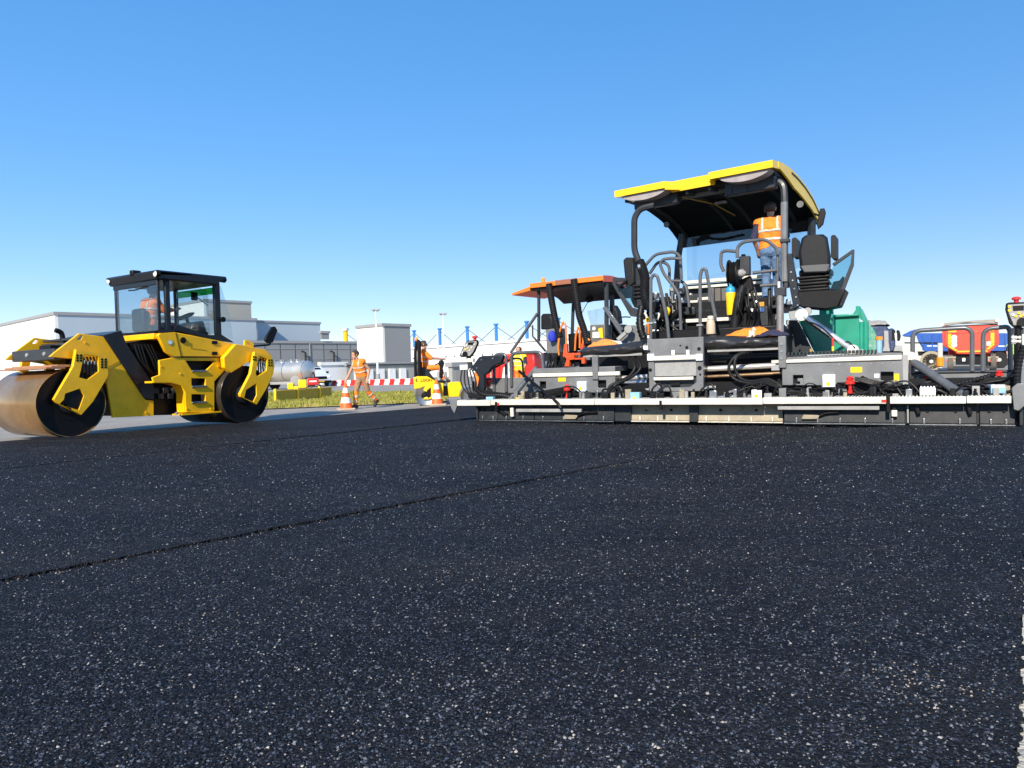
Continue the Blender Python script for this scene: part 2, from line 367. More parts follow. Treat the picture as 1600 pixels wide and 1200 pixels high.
# lane joints and edges, read from the picture on the ground plane
def ext(a, b, ta, tb):
    a, b = Vector(a[:2]), Vector(b[:2]); d = (b - a).normalized(); return tuple(a - d * ta), tuple(b + d * tb)
A0, A1 = ext(ground(0, 910), ground(1020, 715), 9, 3.2)
C0, C1 = ext(ground(0, 735), ground(625, 667), 18, 2.0)
B0, B1 = ext(ground(420, 657.5), ground(701, 635), 22, 12)
E0, E1 = ext(ground(1589, 1190), ground(1600, 900), 5, 9.5)
PA = Vector((-0.66, 14.11)); 
rag_A = ragged(A0, A1, 0.015, 0.010, 1.3)
def gap(line, g, seed):
    out = []
    for i_, (x, y) in enumerate(line):
        k = g * (1.0 if g > 0.032 else max(0.02, min(1.0, (17.0 - math.hypot(x - line[0][0], y - line[0][1])) / 4.0))) * max(0.32, 0.85 + 0.9 * noise.noise(Vector((x * 3, y * 3, seed))) + 0.8 * noise.noise(Vector((x * 14, y * 14, seed))) + 0.5 * noise.noise(Vector((x * 40, y * 40, seed))))
        out.append((x - k * 0.72, y + k * 0.69))
    return out
rag_A2 = gap(rag_A, 0.02, 4.0)
rag_C = ragged(C0, C1, 0.03, 0.014, 5.1); rag_C2 = gap(rag_C, 0.035, 7.0)
rag_E = ragged(E0, E1, 0.010, 0.026, 8.7)
rag_B = ragged(B0, B1, 0.05, 0.03, 11.2)
sheet('binder_course', [tuple(E0), tuple(E1), (9.5, 11.5), (16, 24), tuple(B1), tuple(B0), (-20, -6)], G0 + 0.012, MAT_FRESH, 'dark lower asphalt layer under the fresh lanes')
dA_ = (Vector(A1) - Vector(A0)).normalized()
def mid_z(x, y):                       # the step at the joint fades out towards the paver
    t = ((x - A0[0]) * dA_.x + (y - A0[1]) * dA_.y - 12.0) / 5.0
    t = min(1.0, max(0.0, t)); return 0.012 - 0.0115 * t * t * (3 - 2 * t)
# lane east of joint A (under the camera), lane between A and C, lane between C and the far edge
def lane(name, near, far, z, label):
    o = sheet(name, list(near) + list(reversed(far)), z, MAT_FRESH, label, thick=0.04)
    if z == 0.012:
        for v in o.data.vertices: v.co.z += mid_z(v.co.x, v.co.y) - 0.012
    return o
lane('asphalt_lane', rag_E + [(9.0, 11.6)], rag_A, 0.0, 'freshly laid black asphalt lane behind the screed')
lane('asphalt_lane', rag_A2, rag_C, 0.012, 'middle strip of fresh black asphalt between two lane joints')
lane('asphalt_lane', rag_C2 + [(3, 20), (9, 26)], rag_B, 0.016, 'fresh black asphalt strip beside the large yellow roller')
# pale concrete beside the fresh lane
cx = [(E0[0] + 0.0, E0[1]), (E1[0], E1[1]), (E1[0] + 30, E1[1] - 2), (E0[0] + 30, E0[1] - 12)]
sheet('concrete_apron', cx, -0.008, MAT_CONC, 'pale concrete surface beside the ragged asphalt edge')
# loose crumbs of aggregate scattered on the mat
def crumbs():
    rnd = random.Random(3); m = MB()
    def one(x, y, s):
        vs = [Vector((rnd.uniform(-1, 1), rnd.uniform(-1, 1), rnd.uniform(0, 1.1))).normalized() * s * rnd.uniform(0.6, 1.1) for _ in range(3)] + [Vector((-s, -s * .3, 0)), Vector((s * .8, -s * .6, 0)), Vector((0, s, 0))]
        m.add([v + Vector((x, y, 0.0)) for v in vs], [(0, 1, 2), (0, 3, 4), (1, 4, 5), (2, 5, 3), (0, 1, 4), (1, 2, 5), (2, 0, 3)])
    dA = (Vector(A1) - Vector(A0)).normalized()
    for _ in range(500):
        t = rnd.uniform(5, 20); p = Vector(A0) + dA * t; off = rnd.gauss(0, 0.05)
        one(p.x + dA.y * off, p.y - dA.x * off, rnd.uniform(0.002, 0.006))
    for _ in range(1500):
        y = rnd.uniform(0.9, 7) ; x = rnd.uniform(-0.8 * y, 0.68 * y)
        one(x, y, rnd.uniform(0.0015, 0.0038))
    for px, py, k in ((1290, 692, 26), (1540, 697, 30), (1130, 745, 18), (1080, 775, 14), (330, 970, 30), (700, 900, 26), (1435, 1070, 60), (1480, 1075, 40)):
        c = ground(px, py)
        for _ in range(k): one(c.x + rnd.gauss(0, 0.07), c.y + rnd.gauss(0, 0.1), rnd.uniform(0.002, 0.005))
    o = m.build('aggregate_crumbs', pm('bare_aggregate', (0.30, 0.25, 0.20), 0.85, var=0.4, scale=60), smooth=False)
    tag(o, 'loose crumbs of pale aggregate scattered over the fresh asphalt', None, kind='stuff')
crumbs()
def aggregate():
    import numpy as np
    rg = np.random.default_rng(5); N = 260000
    r = np.exp(rg.uniform(math.log(1.15), math.log(13.5), N)); th = rg.uniform(R(-50), R(46), N)
    x = r * np.sin(th); y = r * np.cos(th)
    def side(a, b_): return (b_[0] - a[0]) * (y - a[1]) - (b_[1] - a[1]) * (x - a[0])
    sA, sC, sE = side(A0, A1), side(C0, C1), side(E0, E1)
    lA = math.hypot(A1[0] - A0[0], A1[1] - A0[1])
    tt = np.clip(((x - A0[0]) * dA_.x + (y - A0[1]) * dA_.y - 12.0) / 5.0, 0, 1)
    z = np.where(sA > 0.08, 0.012 - 0.0115 * tt * tt * (3 - 2 * tt), 0.0); z = np.where(sC > 0.1, 0.016, z)
    ok = (sE > 0.06) & (np.abs(sA / lA - 0.02) > 0.035) & (x * 0.489 + y * 0.872 < 11.7)
    x, y, r, z = x[ok], y[ok], r[ok], z[ok]; n = len(x)
    s = 0.0019 + 0.0045 * rg.random(n) ** 2.2; s *= np.clip(r / 4.5, 1.0, 1.5)
    K = 5; ang = rg.uniform(0, 6.28, n)[:, None] + np.arange(K)[None] * 2 * math.pi / K + rg.uniform(-.4, .4, (n, K))
    rad = s[:, None] * rg.uniform(.65, 1.2, (n, K))
    vx = np.empty((n, K + 1, 3), np.float32)
    vx[:, :K, 0] = x[:, None] + rad * np.cos(ang); vx[:, :K, 1] = y[:, None] + rad * np.sin(ang); vx[:, :K, 2] = z[:, None] - .0003 + s[:, None] * rg.uniform(0, .7, (n, K))
    vx[:, K, 0] = x + s * rg.uniform(-.4, .4, n); vx[:, K, 1] = y + s * rg.uniform(-.4, .4, n); vx[:, K, 2] = z + s * rg.uniform(.5, 1.25, n)
    base = (np.arange(n) * (K + 1))[:, None]
    i = np.arange(K); tri = np.stack([base + i, base + (i + 1) % K, np.broadcast_to(base + K, (n, K))], -1).reshape(-1)
    me = bpy.data.meshes.new('aggregate'); me.vertices.add(n * (K + 1)); me.vertices.foreach_set('co', vx.reshape(-1))
    nf = n * K; me.loops.add(nf * 3); me.loops.foreach_set('vertex_index', tri.astype(np.int32)); me.polygons.add(nf); me.polygons.foreach_set('loop_start', np.arange(0, nf * 3, 3, dtype=np.int32)); me.update(calc_edges=True)
    m = bpy.data.materials.new('bitumen_coated_stone'); m.use_nodes = True; nn = m.node_tree.nodes; L = m.node_tree.links; bs = nn['Principled BSDF']
    ge = nn.new('ShaderNodeNewGeometry'); rp_ = nn.new('ShaderNodeValToRGB'); L.new(ge.outputs['Random Per Island'], rp_.inputs[0])
    el = rp_.color_ramp.elements; el[0].position = 0; bs.inputs['Specular IOR Level'].default_value = 0.35; el[0].color = (.004, .0045, .006, 1); el[1].position = 1; el[1].color = (.44, .40, .34, 1)
    for p_, c_ in ((.45, (.010, .0115, .016)), (.72, (.034, .040, .054)), (.89, (.085, .095, .12)), (.97, (.19, .19, .20))):
        e_ = el.new(p_); e_.color = (*c_, 1)
    L.new(rp_.outputs[0], bs.inputs['Base Color']); bs.inputs['Roughness'].default_value = 0.5
    me.materials.append(m); o = bpy.data.objects.new('aggregate', me); COL.objects.link(o)
    tag(o, 'countless small bitumen coated stones of the fresh asphalt surface', None, kind='stuff')
aggregate()
# thin film of dust tracks on the old pavement is in its material; grass verge
GR = [ground(425, 637), ground(650, 628), ground(700, 625), ground(700, 612), ground(520, 612), ground(300, 617), ground(250, 640)]
MAT_SOIL = pm('dry_verge_soil', (0.48, 0.36, 0.16), 0.95, var=0.35, scale=1.2, dust=0.5, dustcol=(0.24, 0.25, 0.05), bump=0.6, bscale=14)
sheet('verge', [(p.x, p.y) for p in GR], G0 + 0.03, MAT_SOIL, 'dry yellowish grass verge beside the old pavement')
def blades():
    rnd = random.Random(9); m = MB(); poly = [Vector((p.x, p.y)) for p in GR]
    def inside(x, y):
        c = False; j = len(poly) - 1
        for i in range(len(poly)):
            if (poly[i].y > y) != (poly[j].y > y) and x < (poly[j].x - poly[i].x) * (y - poly[i].y) / (poly[j].y - poly[i].y) + poly[i].x: c = not c
            j = i
        return c
    k = 0
    while k < 26000:
        x = rnd.uniform(-19, 0); y = rnd.uniform(21, 42)
        if not inside(x, y): continue
        k += 1
        dens = noise.noise(Vector((x * 0.5, y * 0.35, 2)))
        h = rnd.uniform(0.04, 0.11) * (1.4 if dens > 0.05 else 0.7); a = rnd.uniform(0, 6.28); wd = rnd.uniform(0.012, 0.03)
        dx, dy = math.cos(a) * wd, math.sin(a) * wd; lx, ly = rnd.gauss(0, h * .5), rnd.gauss(0, h * .5)
        m.add([(x - dx, y - dy, G0 + .03), (x + dx, y + dy, G0 + .03), (x + lx, y + ly, G0 + .03 + h)], [(0, 1, 2)])
    mt = pm('verge_grass', (0.24, 0.25, 0.035), 0.8, var=0.35, scale=0.5, dust=0.9, dustcol=(0.52, 0.40, 0.13))
    me = bpy.data.meshes.new('verge_grass'); me.from_pydata(m.v, [], m.f); me.materials.append(mt)
    o = bpy.data.objects.new('verge_grass', me); COL.objects.link(o)
    tag(o, 'short dry grass on the verge beyond the old pavement', None, kind='stuff')
blades()

# ================================================================ FAR BUILDINGS
def clad(name, col, period=1.0, vert=True, rough=0.5):
    m = bpy.data.materials.new(name); m.use_nodes = True; n = m.node_tree.nodes; L = m.node_tree.links; b = n['Principled BSDF']
    tc = n.new('ShaderNodeTexCoord'); wv = n.new('ShaderNodeTexWave'); wv.inputs['Scale'].default_value = 1.0 / period * 1.57; wv.bands_direction = 'Z' if not vert else 'DIAGONAL'
    nz = n.new('ShaderNodeTexNoise'); nz.inputs['Scale'].default_value = 0.25; nz.inputs['Detail'].default_value = 5; L.new(tc.outputs['Object'], nz.inputs[0])
    mr = n.new('ShaderNodeMapRange'); mr.inputs[3].default_value = 0.88; mr.inputs[4].default_value = 1.08; L.new(nz.outputs[0], mr.inputs[0])
    mx = n.new('ShaderNodeMix'); mx.data_type = 'RGBA'; mx.blend_type = 'MULTIPLY'; mx.inputs[0].default_value = 1; mx.inputs[6].default_value = (*col, 1); L.new(mr.outputs[0], mx.inputs[7]); L.new(mx.outputs[2], b.inputs[0])
    L.new(tc.outputs['Object'], wv.inputs[0]); bp = n.new('ShaderNodeBump'); bp.inputs['Strength'].default_value = 0.08; bp.inputs['Distance'].default_value = 0.03; L.new(wv.outputs[0], bp.inputs['Height']); L.new(bp.outputs[0], b.inputs['Normal'])
    b.inputs['Roughness'].default_value = rough; return m
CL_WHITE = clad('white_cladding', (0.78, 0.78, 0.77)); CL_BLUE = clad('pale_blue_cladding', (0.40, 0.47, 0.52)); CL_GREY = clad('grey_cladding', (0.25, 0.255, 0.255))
CL_LGREY = clad('warm_grey_cladding', (0.34, 0.33, 0.295)); CL_LITCREAM = clad('sunlit_cream_cladding', (0.80, 0.76, 0.68))  # the cream is a sunlit wall tone, used on left walls only
def solve_len(c, d, px):
    """length along d from c so that it shows at column px"""
    lo, hi = 0.0, 400.0
    def col(t):
        p = c + d * t - CAMP; return 800 + FPX * p.dot(CR) / p.dot(_f)
    s = 1 if px > col(0) else -1
    for _ in range(60):
        mid = (lo + hi) / 2
        if (col(mid) - px) * s < 0: lo = mid
        else: hi = mid
    return lo
BA = R(48)
def building(label, corner, lpx, rpx, top, D, m_left, m_right, cap=True, ang=BA, base_y=None, trims=(), pipes=0):
    c = at_depth(corner, top, D); H = c.z - G0
    if base_y is not None: zb = at_depth(corner, base_y, D).z - G0
    else: zb = 0.0
    dr = Vector((math.cos(ang), math.sin(ang), 0)); dl = Vector((-math.sin(ang), math.cos(ang), 0))
    lr = solve_len(c, dr, rpx); ll = solve_len(c, dl, lpx)
    t = thing('building', label, 'building', (c.x, c.y, G0), ang)
    t.name = 'building'
    part('wall', m_left, t, lambda m: m.box(0, 0.3, 0, ll, zb, H - 0.3))
    part('wall', m_right, t, lambda m: m.box(0.303, lr, -0.003, ll - 0.003, zb, H - 0.3))
    if cap:
        part('roof_edge', LGREY if cap is True else cap, t, lambda m: m.box(-0.12, lr + 0.12, -0.12, ll + 0.12, H - 0.3, H))
    for (kind, a, b_, z0, z1, mt) in trims:       # on the right-hand wall: fractions along it
        part(kind, mt, t, lambda m: m.box(lr * a, lr * b_, -0.16, 0.02, z0, z1))
    # downpipes
    for k in range(1, pipes + 1):
        part('downpipe', LGREY, t, lambda m: m.cyl((lr * k / (pipes + 1), -0.1, zb), (lr * k / (pipes + 1), -0.1, H - 0.3), 0.06, n=8))
    return t, lr, ll, H
building('white clad hall with low flat roof behind the large roller drum', 85, -260, 400, 487, 74, CL_WHITE, CL_BLUE)  # pale blue right wall carries the shaded side in its colour
t, lr, ll, H = building('tall block with sunlit cream and shaded grey sides behind the roller cab', 318, 262, 392, 467, 92, CL_LITCREAM, CL_LGREY)  # cream and grey put sun and shade into the wall colours
part('plinth', CL_LGREY, t, lambda m: m.box(-0.4, lr + 0.5, -0.5, ll, 0, H * 0.66))
building('pale blue grey hall rising above the long grey warehouse', 392, 386, 500, 500, 100, CL_BLUE, CL_BLUE)
building('small grey rooftop plant room beside the pale blue hall', 502, 500, 514, 517, 93, CL_GREY, CL_GREY, base_y=530)
t, lr, ll, H = building('long grey warehouse with drainpipes behind the tanker', 388, 384, 640, 532, 86, CL_GREY, CL_GREY, pipes=2)
for fr in (.30, .47, .72):
    part('vent_pipe', DGREY, t, lambda m: m.tube([(lr * fr, -.35, .5), (lr * fr, -.35, H * .72), (lr * fr - .5, -.35, H * .75)], .13, 8))
for fz in (.30, .55, .80): part('cladding_joint', LGREY, t, lambda m: m.box(.31, lr, -.05, -.004, H * fz, H * fz + .06))
for k in range(1, 12): part('cladding_joint', DGREY, t, lambda m: m.box(lr * k / 12, lr * k / 12 + .05, -.03, -.004, .2, H - .35))
building('tower block with sunlit cream end wall and shaded grey side on the warehouse', 597, 557, 640.5, 505, 80, CL_LITCREAM, CL_GREY, base_y=None)  # left wall coloured as sunlit, right wall as shaded
building('small white shed between the tanker and the cone worker', 501, 499, 541, 566, 70, CL_WHITE, CL_WHITE, cap=WHITE)
building('low pale grey storage building behind the red and white barrier', 541, 540.5, 650, 567, 71, CL_LGREY, CL_LGREY,
         trims=[('door', 0.1 + 0.16 * k, 0.1 + 0.16 * k + 0.09, 0.05, 1.35, WHITE) for k in range(5)] + [('vent_strip', 0.0, 1.0, 1.72, 1.84, DGREY)])
# white hangar with blue roof masts
h0 = at_depth(640, 543, 122); h1 = at_depth(1120, 508, 78); hd = (h1 - h0); hd.z = 0; hl = hd.length; ha = math.atan2(hd.y, hd.x)
hang = thing('hangar', 'long white hangar with blue cable masts along its roof', 'building', (h0.x, h0.y, G0), ha)
HH = h0.z - G0 - 0.35
part('wall', CL_WHITE, hang, lambda m: m.box(0, hl, 0, 30, 0, HH))
part('roof_edge', WHITE, hang, lambda m: m.box(-0.2, hl + 0.2, -0.2, 30.2, HH, HH + 0.35))
for k in range(26):
    part('vent', DGREY, hang, lambda m: m.box(hl * (k + .5) / 26 - .12, hl * (k + .5) / 26 + .12, -0.06, 0.02, HH - 1.6, HH - 1.4))
hf = Frame(h0.xy.to_3d(), ha)
tops = [(647, 518), (687, 515), (730, 512), (775, 508), (823, 504), (872, 499)]
prev = None
for i, (px, py) in enumerate(tops):
    q = hf.y_(px, py, 2.0); z1 = q.z
    mt = thing('roof_mast', 'blue steel mast with stay cables on the white hangar roof', 'mast', hf.o + hf.x * q.x + hf.y * 2.0 + Vector((0, 0, HH + G0 + 0.35)), ha, 'blue masts on the hangar roof')
    hh = z1 - HH - 0.35 - G0
    part('pole', SKYBLUE, mt, lambda m: m.cyl((0, 0, 0), (0, 0, hh), 0.23, n=12))
    part('cap', SKYBLUE, mt, lambda m: m.cyl((0, 0, hh), (0, 0, hh + 0.22), 0.36, n=12))
    for s in (-1, 1): part('cable', TUBEG, mt, lambda m: m.cyl((0, 0, hh - .2), (s * 4.2, 0, 0.1), 0.05, n=6))
# street lamps
for px, py, D, lab in ((587, 485, 62, 'tall white lamp post beside the cone worker'), (692, 491, 64, 'tall pale lamp post behind the small roller'), (683.5, 517, 70, 'short thin pole behind the small roller')):
    c = at_depth(px, py, D); t = thing('lamp_post', lab, 'lamp post', (c.x, c.y, G0), 0, 'lamp posts of the yard')
    H = c.z - G0
    part('pole', WHITE, t, lambda m: m.cyl((0, 0, 0), (0, 0, H), 0.10, 0.06, n=12))
    part('foot', LGREY, t, lambda m: m.cyl((0, 0, 0), (0, 0, .9), 0.2, 0.17, n=12))
    if D < 66:
        part('crossarm', LGREY, t, lambda m: m.box(-.24, .24, -.06, .06, H - .1, H))
        for s in (-1, 1): part('lamp_head', LGREY, t, lambda m: m.box(s * .2 - .14, s * .2 + .14, -.14, .14, H, H + .12))
c = at_depth(539.5, 517, 135); t = thing('yellow_mast', 'short yellow mast with a stay cable behind the warehouse roof', 'mast', (c.x, c.y, G0))
part('pole', Y_PAINT, t, lambda m: m.cyl((0, 0, 0), (0, 0, c.z - G0), 0.42, n=12)); part('cap', CREAM, t, lambda m: m.cyl((0, 0, c.z - G0), (0, 0, c.z - G0 + .5), 0.6, n=12))
part('cable', TUBEG, t, lambda m: m.cyl((0, 0, c.z - G0 - .4), (4, 0, c.z - G0 - 3.5), 0.06, n=6))
# red and white water barriers
zb0 = at_depth(513, 603, 62); zb1 = at_depth(650, 597, 58)
NB = 18
mr_ = {}
for i in range(NB):
    red = i % 2 == 1
    p = zb0.lerp(zb1, (i + .5) / NB); d = zb1 - zb0; L_ = math.hypot(d.x, d.y) / NB
    if red not in mr_:
        m = MB(); m.prism([(-.22, 0), (.22, 0), (.22, .10), (.10, .22), (.08, .46), (-.08, .46), (-.10, .22), (-.22, .10)], -L_ * .49, L_ * .49, 'x')
        mr_[red] = m.mesh('barrier_block', RED if red else WHITE)
    o = bpy.data.objects.new('barrier_block', mr_[red]); COL.objects.link(o); o.location = (p.x, p.y, G0); o.rotation_euler.z = math.atan2(d.y, d.x)
    tag(o, ('red' if red else 'white') + ' plastic barrier block in the row behind the verge', 'barrier', 'red barrier blocks' if red else 'white barrier blocks')

# ================================================================ LARGE TANDEM ROLLER
RF = Frame(ground(115, 683), R(58))
ro = thing('tandem_roller', 'large yellow tandem roller with dark glazed cab and two steel drums', 'road roller', RF.o, RF.a)
def zr(zx, zy): return (zx / 3.478, 400 + zy / 3.478)
def rp(pts, Y): return RF.poly([zr(*p) for p in pts], Y)
def rpt(zx, zy, Y): return RF.y_(*zr(zx, zy), Y)
DR = 0.61; DW = 1.68
rq = RF.loc(ground(385, 661)); RX, RY = rq.x, rq.y
def drum(cx, y0, dm=DRUMST):
    d = part('drum', dm, ro, lambda m: m.lathe([(DR - .012, y0), (DR, y0 + .012), (DR, y0 + DW - .012), (DR - .012, y0 + DW), (DR - .03, y0 + DW)] , (cx, 0, DR), 'y', 72) if False else
             m.add(*ring_drum(cx, y0)))
    part('end_plate', BLACK, d, lambda m: (m.lathe([(DR - .015, y0 + .06), (.30, y0 + .10), (.30, y0 + .05), (.12, y0 + .05)], (cx, 0, DR), 'y', 48)))
    part('end_plate', BLACK, d, lambda m: (m.lathe([(.12, y0 + DW - .05), (.30, y0 + DW - .05), (.30, y0 + DW - .1), (DR - .015, y0 + DW - .06)], (cx, 0, DR), 'y', 48)))
    part('hub', NAVY, d, lambda m: m.lathe([(.20, y0 + .05), (.20, y0 - .03), (.16, y0 - .05)], (cx, 0, DR), 'y', 32))
    return d
def ring_drum(cx, y0):
    n = 96; prof = [(DR - .014, y0 + .12), (DR - .014, y0 + .004), (DR - .006, y0), (DR, y0 + .01), (DR, y0 + DW - .01), (DR - .006, y0 + DW), (DR - .014, y0 + DW - .004), (DR - .014, y0 + DW - .12)]
    vs = []; fs = []
    for r, h in prof:
        for k in range(n):
            a = 2 * math.pi * k / n; vs.append((cx + r * math.cos(a), h, DR + r * math.sin(a)))
    for i in range(len(prof) - 1):
        for k in range(n): fs.append((i * n + k, i * n + (k + 1) % n, (i + 1) * n + (k + 1) % n, (i + 1) * n + k))
    return vs, fs
drum(0, 0); drum(RX, RY, pm('shaded_drum_steel', (0.05, 0.042, 0.035), 0.3, metal=0.5, dust=0.3, dustcol=(0.12, 0.09, 0.06)))  # rear drum colour darkened to carry the shade under the machine
# forks that carry the drums, near and far
def fork(outer, holes, Y, dots, far):
    O = rp(outer, Y); Hs = [rp(h, Y) for h in holes]
    for k, yy in enumerate((Y, far)):
        f = part('drum_fork', Y_PAINT, ro, lambda m: m.prism(O, yy - .04, yy + .04, 'y', Hs), bevel=.012)
        # black discs carry the dark of small holes in the fork
        if k == 0:
            for (zx, zy) in dots:
                p = rpt(zx, zy, Y - .043)
                part('bolt', BLACK, f, lambda m: m.cyl((p.x, Y - .046, p.z), (p.x, Y - .036, p.z), .022, n=10))
    part('fork_motor', BLACK, ro, lambda m: (m.cyl((sum(p[0] for p in Hs[1]) / len(Hs[1]), Y - .02, sum(p[1] for p in Hs[1]) / len(Hs[1])), (sum(p[0] for p in Hs[1]) / len(Hs[1]), Y + .16, sum(p[1] for p in Hs[1]) / len(Hs[1])), .17, n=24)))
    hx = sum(p[0] for p in Hs[0]) / len(Hs[0]); hz = sum(p[1] for p in Hs[0]) / len(Hs[0])
    part('hose_bundle', RUBBER, ro, lambda m: [m.tube(smooth_path([(hx - .12 + .06 * k, Y + .05, hz + .2), (hx - .1 + .06 * k, Y + .01, hz + .05), (hx - .1 + .07 * k, Y + .03, hz - .2)]), .016) for k in range(5)])
    part('fitting', STEEL, ro, lambda m: [m.cyl((hx - .12 + .06 * k, Y + .02, hz + .06 + .02 * (k % 2)), (hx - .12 + .06 * k, Y + .02, hz + .12 + .02 * (k % 2)), .018, n=8) for k in range(5)])
dz = lambda x0, y0: [(x0 + dx, y0 + dy) for dx in (0, 20) for dy in (0, 14, 28)]
fork([(408, 508), (560, 535), (580, 560), (582, 650), (500, 790), (435, 864), (300, 795), (288, 780), (392, 600)],
     [[(452, 534), (528, 546), (531, 628), (470, 672), (424, 660)], [(348, 748), (428, 720), (450, 760), (422, 838), (335, 812)]], -.10,
     dz(421, 540) + [(555 + dx, 562 + dy) for dx in (0, 20) for dy in (0, 14, 28, 42)], DW + .10)
fork([(1377, 520), (1470, 545), (1487, 590), (1480, 640), (1440, 725), (1390, 808), (1302, 765), (1298, 750), (1355, 640)],
     [[(1402, 544), (1446, 560), (1442, 622), (1392, 655), (1384, 640)], [(1332, 728), (1386, 694), (1388, 755), (1370, 792), (1322, 772)]], RY - .10,
     [(1378, 548), (1378, 562), (1390, 550), (1390, 564)] + [(1463 + dx, 566 + dy) for dx in (0, 14) for dy in (0, 14, 28)], RY + DW + .10)
# front frame: two side plates, hood, dark stripe
side = [(268, 548), (300, 520), (430, 420), (455, 424), (575, 440), (792, 782), (835, 786), (835, 868), (612, 878), (592, 760), (574, 640), (574, 590), (400, 560)]
S = rp(side, 0.02); hole_l = rp([(418, 455), (440, 432), (450, 436), (440, 455)], 0.02)
for yy in (0.02, DW - .06):
    part('side_plate', Y_PAINT, ro, lambda m: m.prism(S, yy, yy + .05, 'y', [hole_l]), bevel=.01)
hood = rp([(575, 440), (660, 406), (684, 470), (835, 700), (835, 868), (640, 870), (600, 640)], .07)
part('hood', NAVY, ro, lambda m: m.prism(hood, .08, DW - .08, 'y'), bevel=.02)
stripe = rp([(560, 432), (660, 404), (684, 470), (836, 702), (838, 778), (788, 776), (590, 476)], -.01)
part('hood_stripe', NAVY, ro, lambda m: m.prism(stripe, -.012, .017, 'y'), bevel=.006)
ht = rp([(455, 438), (560, 430), (660, 404), (664, 425), (565, 452), (455, 452)], .10)
part('hood_top', DGREY, ro, lambda m: m.prism(ht, .10, DW - .10, 'y'), bevel=.01)
# cross beams of the front frame and water spray bar
pf = rpt(300, 520, .07)
part('cross_beam', DGREY, ro, lambda m: m.box(pf.x - .02, pf.x + .26, .08, DW - .08, pf.z - .14, pf.z + .06), bevel=.015)
part('cross_beam', DGREY, ro, lambda m: m.box(pf.x + .5, pf.x + .62, .08, DW - .08, pf.z - .05, pf.z + .2), bevel=.01)
for k in range(2):
    part('pivot_pin', LGREY, ro, lambda m: m.lathe([(.03, -.02), (.042, 0), (.042, .012)], (pf.x - .022, .40 + .62 * k, pf.z - .03), 'x', 16))
sc = rpt(395, 562, .07)
for k, (dx, dz_) in enumerate(((0.02, 0.02), (-.10, .0), (-.22, -.03))):
    part('scraper_board', pm('rusty_board', (0.36, 0.17, 0.08), 0.5, dust=.4, scale=6, dustcol=(.5, .36, .26)), ro,
         lambda m: m.box(-.36 + dx + .12, -.02 + dx + .1, .02 - .06 * k, DW - .03, 2 * DR + .035 + dz_, 2 * DR + .06 + dz_), bevel=.004)
part('exhaust', BLACK, ro, lambda m: m.tube(smooth_path([rpt(342, 480, .9), rpt(340, 440, .9), rpt(330, 415, .9), rpt(300, 403, .9)]), .045, n=12))
part('hood_hinge', BLACK, ro, lambda m: m.box(rpt(320, 470, .9).x - .3, rpt(320, 470, .9).x + .3, .6, 1.0, pf.z + .0, pf.z + .14))
# lower dark chassis between the drums
ch = rp([(700, 470), (860, 440), (930, 548), (1220, 552), (1215, 850), (985, 862), (835, 866), (830, 700), (760, 600)], .10)
part('chassis', BLACK, ro, lambda m: m.prism(ch, .10, 1.25, 'y'))
for k in range(6):
    a = rpt(730 + 18 * k, 480, .02); b = rpt(760 + 22 * k, 560 + 20 * (k % 3), .0); c_ = rpt(820 + 10 * k, 640, .05)
    part('hose', RUBBER, ro, lambda m: m.tube(smooth_path([a, b, c_]), .022))
for k in range(5):
    p = rpt(850 + 26 * k, 730 + 30 * (k % 2), .04)
    part('valve', DGREY, ro, lambda m: m.box(p.x - .07, p.x + .05, .02, .1, p.z - .06, p.z + .05), bevel=.01)
# ladder panel, cab base and door panel
YL = -.40
lad = rp([(865, 566), (940, 552), (1222, 552), (1200, 590), (1226, 618), (1166, 682), (1166, 850), (1012, 850), (1006, 740), (985, 705), (930, 690), (836, 690), (828, 660), (868, 645)], YL)
lh = [rp([(1010, 570), (1170, 570), (1118, 625), (1044, 625)], YL), rp([(1042, 665), (1117, 665), (1117, 708), (1042, 708)], YL), rp([(1042, 752), (1117, 752), (1117, 796), (1042, 796)], YL)]
part('ladder_panel', Y_PAINT, ro, lambda m: m.prism(lad, YL, YL + .05, 'y', lh), bevel=.01)
for zy in (625, 710, 797):
    q0, q1 = rpt(1040, zy, YL), rpt(1120, zy, YL)
    part('step_tread', STEEL, ro, lambda m: m.box(q0.x, q1.x, YL - .03, YL + .16, q0.z - .02, q0.z + .015), bevel=.004)
part('ladder_box', BLACK, ro, lambda m: m.prism(rp([(1005, 560), (1172, 560), (1120, 640), (1120, 840), (1038, 840), (1038, 640)], YL), YL + .18, YL + .2, 'y'))
arch = rp([(836, 690), (930, 690), (985, 705), (1006, 740), (1012, 850), (1020, 850), (1018, 735), (992, 694), (932, 680), (836, 680)], YL)
part('arch_lip', Y_PAINT, ro, lambda m: m.prism(arch, YL + .051, YL + .30, 'y'))
dp = rp([(858, 432), (870, 420), (952, 414), (1275, 477), (1205, 549), (938, 547), (900, 520)], YL - .02)
part('door_panel', Y_PAINT, ro, lambda m: m.prism(dp, YL - .02, YL + .06, 'y'), bevel=.012)
part('door_seam', BLACK, ro, lambda m: m.tube([rpt(955, 414, YL - .024), rpt(965, 460, YL - .024), rpt(985, 546, YL - .024)], .006, n=6))
part('door_seam', BLACK, ro, lambda m: m.tube([rpt(985, 546, YL - .024), rpt(1205, 549, YL - .024), rpt(1274, 478, YL - .024)], .008, n=6))
for zx, zy, r_ in ((996, 458, .05),):
    p = rpt(zx, zy, YL - .03); part('door_handle', BLACK, ro, lambda m: (m.cyl((p.x, YL - .035, p.z), (p.x, YL - .02, p.z), .062, n=20), m.box(p.x - .05, p.x + .05, YL - .05, YL - .03, p.z - .012, p.z + .012)))
